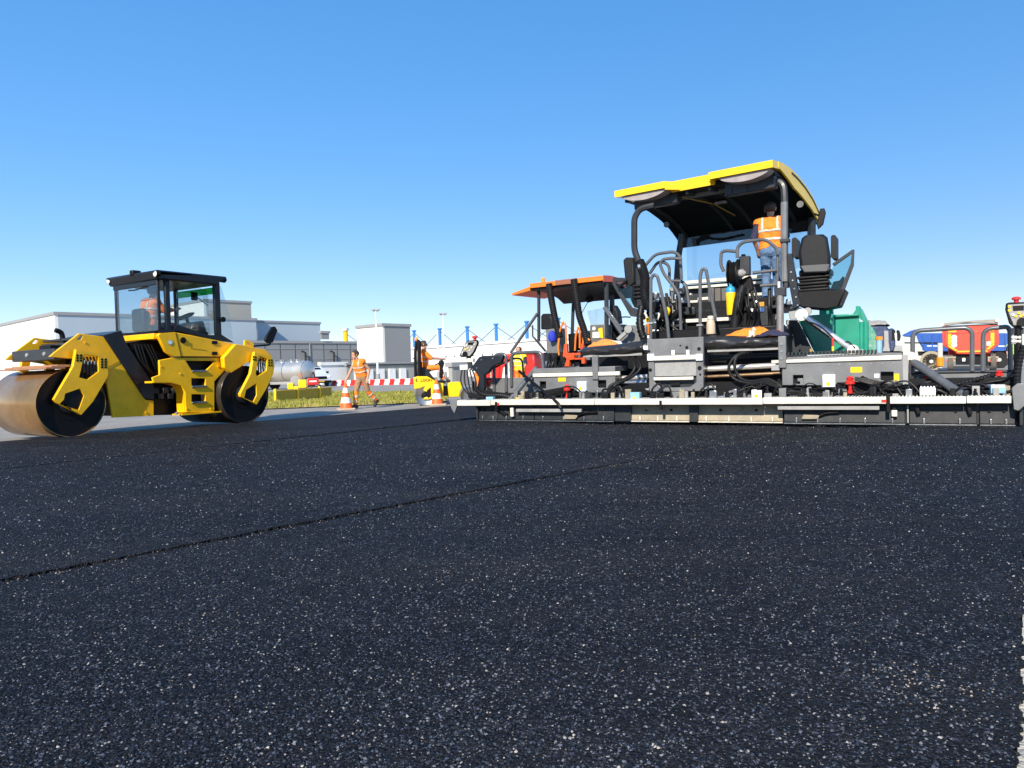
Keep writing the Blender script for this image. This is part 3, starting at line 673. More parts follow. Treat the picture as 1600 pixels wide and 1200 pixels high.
for zx, zy in ((1168, 470), (1168, 529)):
    p = rpt(zx, zy, YL - .03); part('hinge', BLACK, ro, lambda m: m.box(p.x - .07, p.x + .06, YL - .04, YL - .015, p.z - .035, p.z + .035), bevel=.012)
p = rpt(927, 470, YL - .03)
st_ = part('sticker', pm('teal_sticker', (.05, .35, .38), .4), ro, lambda m: m.cyl((p.x, YL - .028, p.z), (p.x, YL - .0215, p.z), .05, n=24), label='round teal sticker')
part('sticker_ring', WHITE, st_, lambda m: m.lathe([(.032, 0), (.038, 0), (.038, .003), (.032, .003)], (p.x, YL - .031, p.z), 'y', 24))
part('platform_edge', Y_PAINT, ro, lambda m: m.prism(rp([(680, 442), (860, 414), (872, 428), (690, 462)], .3) if False else [(0, 0), (.01, 0), (.01, .01)], 0, .01, 'y')) if False else None
# cab
cx0 = rpt(866, 300, YL).x; cx1 = rpt(1205, 300, YL).x; zb = rpt(900, 412, YL).z; zt = rpt(880, 112, YL).z; CY1 = YL + 1.5
zrear = rpt(1200, 450, YL).z
part('cab_floor', Y_PAINT, ro, lambda m: m.box(cx0 - .10, cx1 - .2, YL + .06, CY1, zb - .14, zb - .03), bevel=.01)
part('cab_sill', BLACK, ro, lambda m: m.box(cx0 - .08, cx1 - .3, YL + .065, CY1 - .01, zb - .03, zb + .02))
cab = part('cab', NAVY, ro, lambda m: m.box(cx0 - .02, cx1 - .02, CY1 - .012, CY1, zb - .03, zb + .06), bevel=.004)
for a, b, c_, d_ in ((cx0 - .02, cx0 + .05, CY1 - .07, CY1 - .014), (cx0 + .14, cx0 + .24, YL, YL + .07), (cx1 - .16, cx1 - .02, YL, YL + .07), (cx1 - .1, cx1 - .02, CY1 - .07, CY1), (cx0 - .02, cx0 + .04, YL + .01, YL + .045)):
    part('pillar', NAVY, cab, lambda m: m.box(a, b, c_, d_, zb - .03, zt), bevel=.012)
part('lower_frame', NAVY, cab, lambda m: m.prism(rp([(860, 402), (948, 396), (960, 372), (1140, 432), (1200, 425), (1272, 470), (1205, 462), (1100, 440), (960, 405), (870, 418)], YL), YL - .005, YL + .06, 'y'))
roofp = rp([(838, 78), (860, 74), (1235, 112), (1228, 138), (1195, 140), (1190, 160), (955, 135), (860, 128)], YL - .08)
part('roof', NAVY, cab, lambda m: m.prism(roofp, YL - .08, CY1 + .10, 'y'), bevel=.03)
part('roof_band', NAVY, cab, lambda m: m.box(cx0 - .03, cx0 + .02, YL + .02, CY1, zt - .16, zt), bevel=.01)
part('roof_hatch', BLACK, cab, lambda m: m.box(cx0 - .13, cx0 + .05, YL + .62, YL + .74, zt + .06, zt + .17), bevel=.02)
gl = [('door_glass', [(958, 140), (1128, 185), (1142, 432), (962, 378)]), ('rear_side_glass', [(1190, 160), (1202, 165), (1250, 330), (1266, 452), (1200, 425)]), ('front_side_glass', [(866, 130), (905, 130), (912, 395), (866, 400)])]
for nm, pl in gl:
    part('window_pane', GLS, cab, lambda m: m.prism(rp(pl, YL + .02), YL + .02, YL + .03, 'y'))
part('window_pane', GLS, cab, lambda m: m.prism([(YL + .05, zb), (CY1 - .07, zb), (CY1 - .07, zt - .16), (YL + .05, zt - .16)], cx0 - .01, cx0 - .002, 'x'))
part('window_pane', GLS, cab, lambda m: m.prism([(YL + .07, zb), (CY1 - .07, zb), (CY1 - .07, zt - .1), (YL + .07, zt - .1)], cx1 - .06, cx1 - .05, 'x'))
part('window_pane', GLS, cab, lambda m: m.box(cx0 + .06, cx1 - .1, CY1 - .03, CY1 - .02, zb, zt))
part('sun_strip', GREENSTRIP, cab, lambda m: m.prism([(YL + .08, zt - .24), (CY1 - .07, zt - .24), (CY1 - .07, zt - .1), (YL + .08, zt - .1)], cx1 - .085, cx1 - .075, 'x'))
for zx, zy in ((570, 150), (856, 97)):
    Y_ = YL - .05 if zx > 700 else CY1 + .05
    q = rpt(856, 97, YL - .06); xx = q.x - .05
    part('work_lamp', BLACK, cab, lambda m: m.lathe([(.03, .12), (.065, .08), (.065, 0)], (xx, Y_, q.z), 'x', 16))
    part('lamp_lens', LAMPW, cab, lambda m: m.lathe([(.0, -.016), (.045, -.008), (.058, 0), (.058, .004)], (xx, Y_, q.z), 'x', 16))
q = rpt(1222, 128, YL - .06); part('work_lamp', BLACK, cab, lambda m: m.lathe([(.06, -.1), (.065, .02), (.05, .04)], (q.x, YL - .02, q.z), 'x', 16))
part('wiper', BLACK, cab, lambda m: m.tube([(cx0 - .03, YL + .35, zt - .17), (cx0 - .035, YL + .75, zt - .21), (cx0 - .03, YL + .95, zt - .2)], .012, n=6))
part('wiper', BLACK, cab, lambda m: m.tube([rpt(1040, 200, .4), rpt(1130, 270, .5)], .012, n=6))
part('inner_mirror', BLACK, cab, lambda m: m.box(*[v for pr in ((rpt(1040, 200, .2).x, rpt(1075, 200, .2).x), (.2, .23), (rpt(1050, 240, .2).z, rpt(1050, 195, .2).z)) for v in pr], M=None), bevel=.02)
pc = rpt(1040, 360, .1)
part('console', DGREY, cab, lambda m: m.prism([(pc.x - .18, zb - .03), (pc.x + .25, zb - .03), (pc.x + .16, zb + .28), (pc.x - .1, zb + .22)], YL + .3, YL + .85, 'y'), bevel=.04)
part('steering_wheel', BLACK, cab, lambda m: m.lathe([(.17, 0), (.19, .015), (.17, .03), (.155, .015), (.17, 0)], (pc.x - .05, YL + .6, zb + .36), 'z', 28, Matrix.Rotation(R(-28), 4, 'Y')))
part('steering_column', BLACK, cab, lambda m: m.cyl((pc.x + .05, YL + .6, zb + .05), (pc.x - .05, YL + .6, zb + .37), .035))
se = part('seat', SEATV, cab, lambda m: (m.box(cx0 + .12, cx0 + .50, YL + .55, YL + 1.02, zb + .02, zb + .14), m.box(cx0 + .02, cx0 + .12, YL + .58, YL + 1.0, zb + .04, zb + .50)), bevel=.05)
# rear yoke, mirrors, small fittings
ry = rp([(1212, 552), (1278, 478), (1330, 486), (1362, 496), (1440, 508), (1470, 535), (1487, 575), (1484, 620), (1400, 556), (1340, 582), (1252, 637), (1218, 606)], RY + .0)
part('rear_side_plate', Y_PAINT, ro, lambda m: m.prism(ry, RY - .02, RY + .10, 'y'), bevel=.015)
part('rear_side_plate', Y_PAINT, ro, lambda m: m.prism(ry, RY + DW - .1, RY + DW, 'y'), bevel=.015)
rt = rp([(1220, 545), (1278, 480), (1330, 487), (1440, 510), (1478, 545), (1470, 575), (1400, 545), (1260, 600)], RY + .1)
part('rear_hood', Y_PAINT, ro, lambda m: m.prism(rt, RY + .102, RY + DW - .102, 'y'), bevel=.02)
ru = rp([(1170, 680), (1228, 615), (1250, 640), (1225, 720), (1225, 850), (1170, 850)], YL + .08)
part('rear_underframe', BLACK, ro, lambda m: m.prism(ru, YL + .08, YL + 1.5, 'y'))
part('lifting_eye', Y_PAINT, ro, lambda m: m.prism(rp([(1325, 490), (1328, 458), (1345, 455), (1378, 478), (1372, 498)], RY + .1), RY + .08, RY + .12, 'y', [rp([(1338, 480), (1342, 466), (1360, 482)], RY + .1)]))
fe = rp([(0, 560), (170, 462), (180, 486), (120, 540), (10, 580)], DW - .1)
mr = part('wing_mirror', BLACK, ro, lambda m: m.prism(rp([(1440, 440), (1475, 385), (1490, 383), (1503, 405), (1478, 470), (1452, 475), (1436, 460)], RY + .1), RY + .06, RY + .12, 'y'), bevel=.012)
part('mirror_arm', BLACK, mr, lambda m: m.tube(round_path([rpt(1380, 490, RY + .1), rpt(1465, 483, RY + .1), rpt(1470, 468, RY + .1)], .05), .02))
q = rpt(1212, 345, YL - .05); m2 = part('round_mirror', BLACK, ro, lambda m: m.cyl((q.x, YL - .07, q.z), (q.x, YL - .03, q.z), .055, n=20))
part('mirror_arm', BLACK, m2, lambda m: m.cyl((q.x - .02, YL - .03, q.z), (cx1 - .08, YL + .01, q.z + .02), .012, n=8))
part('bump_stop', LGREY, ro, lambda m: m.cyl(rpt(958, 850, YL + .02), rpt(962, 862, YL + .02), .03))
part('lower_edge', Y_PAINT, ro, lambda m: m.box(rpt(985, 850, YL).x, rpt(1215, 850, YL).x, YL - .02, YL + .3, rpt(1090, 858, YL).z, rpt(1090, 850, YL).z))

for zx, zy in ((470, 470), (560, 700), (700, 830), (640, 860), (800, 850), (1190, 600), (1020, 830), (1150, 830), (880, 600), (985, 640)):
    q = rpt(zx, zy, -.03 if zx < 835 else YL - .03); yy = .018 if zx < 835 else YL
    part('bolt', Y_PAINT, ro, lambda m: m.cyl((q.x, yy - .012, q.z), (q.x, yy + .01, q.z), .018, n=8))
part('panel_seam', BLACK, ro, lambda m: m.tube([rpt(590, 604, .012), rpt(650, 572, .012)], .005, n=6))
part('panel_line', pm('seam_yellow', (.45, .25, .002), .5), ro, lambda m: m.tube([rpt(1035, 468, YL - .024), rpt(1035, 500, YL - .024), rpt(1120, 512, YL - .024)], .004, n=6))

# ================================================================ LARGE PAVER WITH YELLOW CANOPY
PF = Frame(ground(748, 658), R(-29.25))
pv = thing('asphalt_paver', 'large grey asphalt paver with yellow canopy and wide screed', 'paver', PF.o, PF.a)
def pb(name, mat, par, x0, y0, x1, y1, Y, dep, bevel=0.006, label=None):
    a, b, c, d = PF.rect(x0, y0, x1, y1, Y)
    return part(name, mat, par, lambda m: m.box(a, b, Y, Y + dep, c, d), bevel, label)
def pp(name, mat, par, pts, Y, dep, holes=(), bevel=0.006, label=None):
    return part(name, mat, par, lambda m: m.prism(PF.poly(pts, Y), Y, Y + dep, 'y', [PF.poly(h, Y) for h in holes]), bevel, label)
def pq(p, Y=None): return PF.y_(p[0], p[1], p[2] if len(p) > 2 else Y)
def pt(name, mat, par, pts, r, Y=None, rad=0.08, n=10, sm=False, label=None):
    P = [pq(p, Y) for p in pts]
    path = smooth_path(P) if sm else round_path(P, rad)
    return part(name, mat, par, lambda m: m.tube(path, r, n), 0, label)
def coil(name, mat, par, pts, r, pitch=0.03, n=10, ridge=0.012):
    P = smooth_path(pts, 10); path = []; rs = []; acc = 0
    L_ = sum((P[i + 1] - P[i]).length for i in range(len(P) - 1)); N = int(L_ / (pitch / 2))
    for k in range(N + 1):
        t = k / N * L_; a = 0
        for i in range(len(P) - 1):
            s = (P[i + 1] - P[i]).length
            if a + s >= t or i == len(P) - 2:
                path.append(P[i].lerp(P[i + 1], min(1, (t - a) / max(s, 1e-6)))); break
            a += s
        rs.append(r + (ridge if k % 2 else 0))
    return part(name, mat, par, lambda m: m.tube(path, rs, n))
XL, XR = 0.0, PF.y_(1588, 650, .05).x
# ---- screed ----
scr = pb('screed', BLACK, pv, 760, 640, 1580, 656, .35, .5, 0)
seg = [(748, 777, SCREED), (778, 834, SCREED), (835, 959, SCREED), (985, 1077, TANST), (1090, 1223, TANST), (1225, 1414, SCREED), (1421, 1526, SCREED), (1531, 1586, SCREED)]
for i, (a, b, mt) in enumerate(seg):
    fy = .05 if mt is SCREED else .16
    x0 = PF.y_(a, 650, fy).x; x1 = PF.y_(b, 650, fy).x
    pl = part('screed_plate', mt, scr, lambda m: m.prism([(fy, .035), (fy + .03, .02), (fy + .22, .02), (fy + .22, .30), (fy + .04, .30)], x0, x1, 'x'), bevel=.006)
    part('wear_edge', STEEL if mt is SCREED else CREAM, scr, lambda m: m.box(x0, x1, fy - .02, fy + .03, .008, .024))
    n = max(2, int((x1 - x0) / .32))
    for k in range(n):
        xx = x0 + (x1 - x0) * (k + .5) / n + .03 * math.sin(i * 3 + k)
        part('clamp_bolt', STEEL if mt is SCREED else CREAM, scr, lambda m: m.box(xx - .012, xx + .012, fy - .035, fy, .03, .105), bevel=.003)
    for k in range(2):
        xx = x0 + (x1 - x0) * (.28 + .42 * k)
        part('plate_hole', BLACK, scr, lambda m: m.cyl((xx, fy + .004, .21), (xx, fy + .03, .21), .022, n=10))
    if mt is TANST:
        xm = x0 + (x1 - x0) * .42
        part('diamond_plate', TANST, scr, lambda m: m.prism([(xm - .17, .27), (xm + .17, .27), (xm + .17, .23), (xm, .13), (xm - .17, .23)], fy + .002, fy + .03, 'y'), bevel=.004)
for a, b in ((777, 778), (834, 836), (959, 985), (1077, 1090), (1414, 1421), (1526, 1531)):
    x0 = PF.y_(a, 650, .10).x; x1 = max(PF.y_(b, 650, .10).x, x0 + .02)
    part('joint_block', DGREY, scr, lambda m: m.box(x0, x1, .11, .3, .02, .31))
pb('bright_joint', LGREY, scr, 1417, 634, 1420, 661, .02, .04)
# ladder-like bars hanging below the walkway
for x0, x1, y0, y1 in ((806, 908, 639, 644), (1215, 1374, 634.5, 640.5)):
    pb('folding_bar', LGREY, scr, x0, y0, x1, y1, -.06, .06, .006)
for x0, y0, x1, y1 in ((879, 648, 903, 655), (1252, 648, 1281, 655)):
    pp('worn_shoe', TANST, scr, [(x0, y1), (x0 + 3, y0), (x1, y0 + 1), (x1 - 4, y1)], .0, .05)
    pt('shoe_arm', BLACK, scr, [(x1 - 2, y0 + 2), (x1 + 10, y0 - 3), (x1 + 30, y0 - 4)], .02, .02)
for x in (1392, 1428, 1509):
    pp('support_strut', BLACK, scr, [(x, 632), (x + 6, 632), (x + 11, 646), (x + 5, 648)], -.02, .05)
pp('support_strut', BLACK, scr, [(770, 638), (777, 638), (792, 647), (788, 650)], .0, .05)
pb('latch', CREAM, scr, 1393, 641, 1402, 651, -.03, .04); pb('latch', CREAM, scr, 797, 637, 802, 651, -.03, .04)
# walkway: grating deck and bright edge rails
for (a, b, ya, yb, zo) in ((704, 766, 628.5, 637, -.012), (766, 929, 628, 637, 0), (929, 1192, 626, 634.5, 0), (1192, 1385, 622, 632.5, .008), (1390, 1510, 619.5, 631, .008), (1510, 1581, 619, 631, .012)):
    x0 = PF.y_(a, 630, -.12).x; x1 = PF.y_(b, 630, -.12).x
    w_ = part('walkway_edge', CREAM, pv, lambda m: m.box(x0 + .004, x1 - .004, -.12, -.08, .315 + zo, .415 + zo), bevel=.006)
    part('grating', MGREY, w_, lambda m: [m.box(x0 + .004, x1 - .004, -.075 + .06 * k, -.055 + .06 * k, .36 + zo, .40 + zo) for k in range(8)])
    nn = int((x1 - x0) / .045)
    part('grating_teeth', CREAM, w_, lambda m: [m.box(x0 + .02 + .045 * k, x0 + .04 + .045 * k, -.10, .36, .402 + zo, .418 + zo) for k in range(nn)])['kind'] = 'stuff'
for a in (765, 1386):
    pb('red_marker', RED, pv, a + 10 - 2, 629.5 if a < 1000 else 625, a + 15, 633.5 if a < 1000 else 629, -.124, .004, 0) if a < 1000 else pb('red_marker', RED, pv, 1377, 624.5, 1386, 629, -.124, .004, 0)
pb('edge_clamp', BLACK, pv, 1385, 620, 1391, 645, -.13, .05); pb('edge_clamp', BLACK, pv, 773, 628, 777, 638, -.13, .05); pb('edge_clamp', BLACK, pv, 1030, 626, 1034, 640, -.13, .05)
# end plates
pp('end_plate', MGREY, pv, [(1581, 606), (1590, 599), (1608, 598), (1608, 628), (1592, 642), (1584, 640)], -.14, .04, bevel=.01)
pp('end_plate', MGREY, pv, [(703, 624), (714, 624), (714, 634), (710, 646), (706, 640), (703, 632)], -.13, .05)
part('side_board', DGREY, pv, lambda m: m.box(-.06, -.02, .0, 1.0, .015, .42), bevel=.01)
part('side_board', DGREY, pv, lambda m: m.box(XR + .03, XR + .07, .0, 1.0, .015, .42), bevel=.01)
pt('end_arm', DGREY, pv, [(712, 630, -.05), (735, 625, .2), (760, 622, .4)], .025)
# ---- extension boxes ----
BF = .42
def cut(x0, y0, x1, y1): return [(x0, y0), (x1, y0), (x1, y1), (x0, y1)]
bl = pp('extension_box', MGREY, pv, [(834, 588), (961, 586), (961, 613), (905, 614), (896, 607), (872, 607), (868, 611), (834, 612)], BF, .06, [cut(843, 596, 853, 607), cut(934, 594, 947, 606)], .008)
part('box_body', BLACK, bl, lambda m: m.box(PF.y_(836, 600, BF).x, PF.y_(960, 600, BF).x, BF + .1, BF + .75, .62, PF.y_(890, 586, BF).z))
pb('box_top', MGREY, bl, 832, 574, 961, 582, BF + .02, .6, .01)
pb('wood_edge', CREAM, bl, 832, 582, 968, 588, BF - .03, .06, .008)
pb('yellow_plate', Y_LEMON, bl, 872, 590, 884, 596, BF - .005, .004, 0)
br = pp('extension_box', MGREY, pv, [(1222, 567), (1410, 562), (1413, 599), (1386, 600), (1384, 596), (1308, 598), (1306, 608), (1284, 608), (1283, 602), (1222, 602)], BF, .06, [cut(1239, 586, 1255, 600), cut(1376, 581, 1396, 594.5)], .008)
part('box_body', BLACK, br, lambda m: m.box(PF.y_(1226, 590, BF).x, PF.y_(1412, 590, BF).x, BF + .1, BF + .75, .62, PF.y_(1310, 566, BF).z))
pp('cut_tongue', MGREY, br, [(1246, 591), (1255, 591), (1255, 601), (1250, 601), (1250, 596), (1246, 596)], BF + .02, .03)
pp('wood_edge', CREAM, br, [(1205, 563), (1409, 554.5), (1409, 562), (1205, 568)], BF - .03, .06, bevel=.008)
pp('box_top', MGREY, br, [(1228, 558), (1372, 551), (1409, 551), (1409, 555), (1228, 563)], BF + .04, .6, bevel=.006)
pb('box_post', LGREY, br, 1410, 554, 1419, 603, BF - .01, .12); pb('box_post', DGREY, br, 1420, 562, 1424, 605, BF + .1, .12)
pb('yellow_plate', Y_LEMON, br, 1329, 573.5, 1347, 582, BF - .005, .004, 0); pb('yellow_plate', Y_LEMON, br, 1397, 584, 1405, 595, BF - .005, .004, 0)
pb('white_plate', WHITE, br, 1366, 584, 1374, 590, BF - .005, .004, 0)
pb('bracket', MGREY, br, 1216, 525, 1228, 575, BF - .04, .08, .01); pb('bracket', LGREY, br, 1205, 570, 1218, 579, BF - .02, .06)
for yy in (538, 549, 560): 
    q = PF.y_(1221, yy, BF - .045); part('bolt', STEEL, br, lambda m: m.cyl((q.x, BF - .055, q.z), (q.x, BF - .04, q.z), .022, n=8))
pb('bracket', MGREY, bl, 925, 556, 934, 593, BF - .04, .08, .01)
for k in range(24):
    x = 1232 + k * 5.9; q = PF.y_(x, 555.5 - k * .19, BF)
    part('grip_tooth', DGREY, br, lambda m: m.box(q.x - .012, q.x + .012, BF, BF + .3, q.z, q.z + .05))
pt('grey_panel_rail', DGREY, pv, [(1424, 582, .75), (1590, 579.5, .75)], .02)
pp('grey_panel', MGREY, pv, [(1414, 583), (1588, 580), (1588, 606), (1414, 609)], .76, .03, bevel=.006)
pb('grey_panel', DGREY, pv, 1419, 584, 1451, 606, .72, .03)
pp('triangle_plate', LGREY, pv, [(1425, 598), (1434, 588), (1443, 598)], .70, .02)
pb('grey_panel', MGREY, pv, 772, 590, 836, 614, .76, .03)
# white and blue valve boxes
def vbox(mat, x0, y0, x1, y1, Y, dep=.12):
    b_ = pb('valve_box', mat, pv, x0, y0, x1, y1, Y, dep, .012)
    q = PF.y_((x0 + x1) / 2 - 1, y1 - 5, Y - .004); part('yellow_sticker', Y_PAINT, b_, lambda m: m.cyl((q.x, Y - .004, q.z), (q.x, Y - .001, q.z), .03, n=14))
    return b_
vbox(WHITE, 1285, 585, 1305, 605, BF - .06, .1); vbox(pm('pale_sticker_box', (.62, .72, .78), .4, dust=.2), 901, 596, 916, 612, BF - .06, .1)
vbox(WHITE, 1174, 609, 1191, 624, .05); vbox(BOXBLUE, 984, 613, 999, 627, .05)
pb('valve_box', WHITE, pv, 1437, 606, 1462, 618, .08, .12, .008)
for k in range(5): pb('valve_port', WHITE, pv, 1438 + 5 * k, 603.5, 1441 + 5 * k, 607, .1, .06)
pb('valve_box', BOXBLUE, pv, 1548, 604, 1572, 615, .08, .12, .01); pb('valve_box', BOXBLUE, pv, 759, 620, 770, 627, .1, .1, .01)
for k in range(3): pt('valve_port', WHITE, pv, [(1552 + 7 * k, 606, .1), (1552 + 7 * k, 601, .1)], .03)
# red levelling couplings
def redvalve(x0, y0, x1, y1, Y):
    xm = (x0 + x1) / 2; q0 = PF.y_(xm, y1, Y); q1 = PF.y_(xm, y0, Y); h = q1.z - q0.z; wd = (PF.y_(x1, y0, Y).x - PF.y_(x0, y0, Y).x) / 2
    part('red_coupling', RED, pv, lambda m: m.lathe([(wd * .55, 0), (wd * .6, h * .12), (wd * .35, h * .18), (wd * .4, h * .5), (wd, h * .55), (wd, h * .72), (wd * .6, h * .76), (wd * .8, h * .9), (wd * .4, h)], (q0.x, Y + wd, q0.z), 'z', 14))
redvalve(1320, 588, 1336, 615, .25); redvalve(879, 601, 889, 622, .28); redvalve(1555, 579, 1569, 597, .5); redvalve(1443, 586, 1457, 597, .6); redvalve(751, 590, 766, 604, .55); redvalve(836, 596, 844, 612, .6)
# tie struts
pt('tie_strut', TUBEG, pv, [(1423, 563, .6), (1478, 600, .3), (1508, 620, .12)], .062, rad=.01, n=14)
q = PF.y_(1422, 561, .58); part('pivot', CREAM, pv, lambda m: m.lathe([(.05, -.05), (.11, -.03), (.11, .03), (.05, .05)], (q.x, .58, q.z), 'y', 16))
pt('tie_strut', TUBEG, pv, [(838, 575, .7), (795, 627, .2)], .05, rad=.01, n=14)
pt('pry_bar', BLACK, pv, [(811, 580, .35), (872, 630, -.15), (876, 638, -.16)], .028, n=10)
# ---- centre box with folding step ----
cb = pp('centre_box', MGREY, pv, [(1011, 528), (1019, 530), (1097, 526), (1099, 526), (1099, 611), (1015, 612)], .36, .08, [[(1022, 565), (1088, 563), (1088, 597), (1078, 605), (1034, 606), (1023, 598)]], .008)
part('box_body', DGREY, cb, lambda m: m.box(PF.y_(1018, 560, .44).x, PF.y_(1096, 560, .44).x, .45, 1.3, .5, PF.y_(1055, 530, .44).z), bevel=.01)
pb('tray', LGREY, cb, 1022, 564, 1088, 588, .40, .03, .01); pb('tray_handle', CREAM, cb, 1021, 589, 1083, 594, .33, .05, .008)
pb('cross_edge', CREAM, cb, 1019, 555.5, 1088, 562.5, .33, .05, .006)
for x0 in (1011, 1087): pb('white_pad', WHITE, cb, x0, 553, x0 + 10.5, 563.5, .315, .06, .006)
pb('hatch', MGREY, cb, 1047, 535, 1080, 552, .35, .012, .004)
for x0 in (1049, 1072): pb('hatch_hinge', WHITE, cb, x0, 547, x0 + 5, 555, .34, .03, .004)
for (x, y, r_) in ((1063, 540, .015), (1073, 543, .028), (1092, 545, .03), (1014, 549, .022), (1093, 575, .035), (1016, 578, .03), (1094, 585, .016)):
    q = PF.y_(x, y, .35); part('round_hole', BLACK, cb, lambda m: m.cyl((q.x, .348 if r_ > .02 else .345, q.z), (q.x, .36, q.z), r_, n=14))
pb('handle_slot', BLACK, cb, 1048, 598, 1062, 602.5, .395, .01, .004)
pb('pin', LGREY, cb, 1099, 604, 1107, 608, .36, .05); pb('pin', LGREY, cb, 1008, 607, 1014, 610, .36, .05)
# ---- rubber flaps, rods, hoses behind the screed ----
def flap(x0, x1, yt0, yt1, yb0, yb1, Y):
    m = MB(); n = 22; k = 9
    for i in range(n + 1):
        t = i / n; x = x0 + (x1 - x0) * t; top = yt0 + (yt1 - yt0) * t; bot = yb0 + (yb1 - yb0) * t
        a = PF.y_(x, top, Y); b = PF.y_(x, bot, Y)
        for j in range(k):
            s = j / (k - 1); an = math.pi * s
            z = a.z * (1 - s) + b.z * s
            m.v.append((a.x, Y - .10 * math.sin(an) + .012 * math.sin(t * 14 + j) - .02 * s, z + .006 * math.sin(t * 9)))
    for i in range(n):
        for j in range(k - 1): m.f.append((i * k + j, (i + 1) * k + j, (i + 1) * k + j + 1, i * k + j + 1))
    o = m.build('rubber_flap', GLOSSRUB, pv); sm = o.modifiers.new('Solid', 'SOLIDIFY'); sm.thickness = .02; sm.offset = 1
    return o
flap(1101, 1220, 526, 526, 547, 542, .55); flap(911, 1008, 545, 534, 555, 552, .55)
pb('flap_bar', LGREY, pv, 1105, 545, 1218, 548.5, .50, .04, .005); pb('flap_bar', LGREY, pv, 911, 553, 1003, 557, .50, .04, .005)
pt('slide_tube', CHROME, pv, [(1100, 577, .85), (1212, 571, .85)], .05, n=16); pt('slide_tube', pm('bronze_rod', (.42, .27, .15), .3, metal=.8), pv, [(1100, 589, .8), (1222, 583, .8)], .03, n=12)
pt('slide_tube', CHROME, pv, [(950, 592, .85), (1012, 588, .85)], .04, n=14); pt('slide_tube', STEEL, pv, [(955, 600, .8), (1012, 597, .8)], .06, n=14)
pt('slide_tube', DGREY, pv, [(1100, 560, 1.0), (1216, 556, 1.0)], .05, n=14)
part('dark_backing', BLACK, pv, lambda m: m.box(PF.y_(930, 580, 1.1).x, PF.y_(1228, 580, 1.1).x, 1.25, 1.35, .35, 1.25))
for k in range(2):
    pt('curved_hose', RUBBER, pv, [(1170 - 4 * k + 8 * k, 548, .6), (1150 - 10 * k + 12 * k, 556 , .45), (1139 + 9 * k, 573, .4), (1146 + 9 * k, 591 - 2 * k, .4), (1172, 599 - 3 * k, .35), (1200, 595 - 2 * k, .3), (1216, 606 - 4 * k, .25), (1222, 620, .2)], .026, sm=True, n=12)
    pt('curved_hose', RUBBER, pv, [(984 + 9 * k, 557, .6), (992 + 9 * k, 573, .45), (984 + 6 * k, 587, .4), (968, 596 + 2 * k, .4), (953 + 4 * k, 604 + 2 * k, .35), (949 + 5 * k, 622, .2)], .028, sm=True, n=12)
for k in range(3):
    pt('curved_hose', RUBBER, pv, [(1150 + 12 * k, 624, .3), (1158 + 10 * k, 610 + k, .3), (1172 + 8 * k, 600, .3), (1212, 598 + 3 * k, .25), (1224 + 2 * k, 612, .2), (1226 + 3 * k, 622, .15)], .016, sm=True)
for (x0, x1) in ((1101, 1130), (1132, 1170)):
    pb('hydraulic_block', DGREY, pv, x0, 604, x1, 622, .6, .2, .01)
pt('hydraulic_ram', STEEL, pv, [(1120, 622, .4), (1165, 618, .4)], .045, n=14)
pb('centre_bracket', MGREY, pv, 1049, 612, 1063, 626, .3, .1, .01)
# spiral wrapped hoses over the extension
coil('wrapped_hose', RUBBER, pv, [pq(p) for p in ((1345, 590, .35), (1375, 601, .3), (1410, 604, .3), (1440, 601, .3), (1475, 604, .35), (1510, 597, .45), (1545, 588, .55), (1562, 582, .6))], .028, .05)
for k in range(4):
    coil('cable', RUBBER, pv, [pq(p) for p in ((1336, 590 + k, .3), (1362, 594 + 2 * k, .28), (1400, 602 + k, .28 + .02 * k), (1450, 600 - k, .4), (1466, 594 - k, .5))], .016, .06, 8, 0)
pt('cable', RUBBER, pv, [(1333, 604, .2), (1340, 614, .15), (1356, 612, .15), (1375, 602, .2)], .012, sm=True)
pt('cable', RUBBER, pv, [(1528, 604, .3), (1545, 614, .25), (1570, 613, .25), (1585, 604, .3), (1590, 560, .3)], .02, sm=True)
pt('cable', BLACK, pv, [(1500, 612, .2), (1530, 600, .4), (1552, 596, .45), (1572, 592, .45), (1590, 575, .4)], .014, sm=True)
coil('wrapped_hose', RUBBER, pv, [pq(p) for p in ((742, 606, .3), (752, 615, .3), (766, 618, .3), (784, 618, .3), (800, 622, .25))], .04, .05)
for k in range(3):
    coil('cable', RUBBER, pv, [pq(p) for p in ((738 + 2 * k, 596, .4), (744, 612 - 2 * k, .35), (765, 616 - 2 * k, .3), (790, 617 - k, .28), (830, 620 - 3 * k, .25), (880, 610 - 2 * k, .3))], .018, .06, 8, 0)
for k in range(4):
    pb('hazard_stripe', Y_PAINT if k % 2 == 0 else BLACK, pv, 806 + 5 * k, 621, 811 + 5 * k, 627, .1, .05, 0)
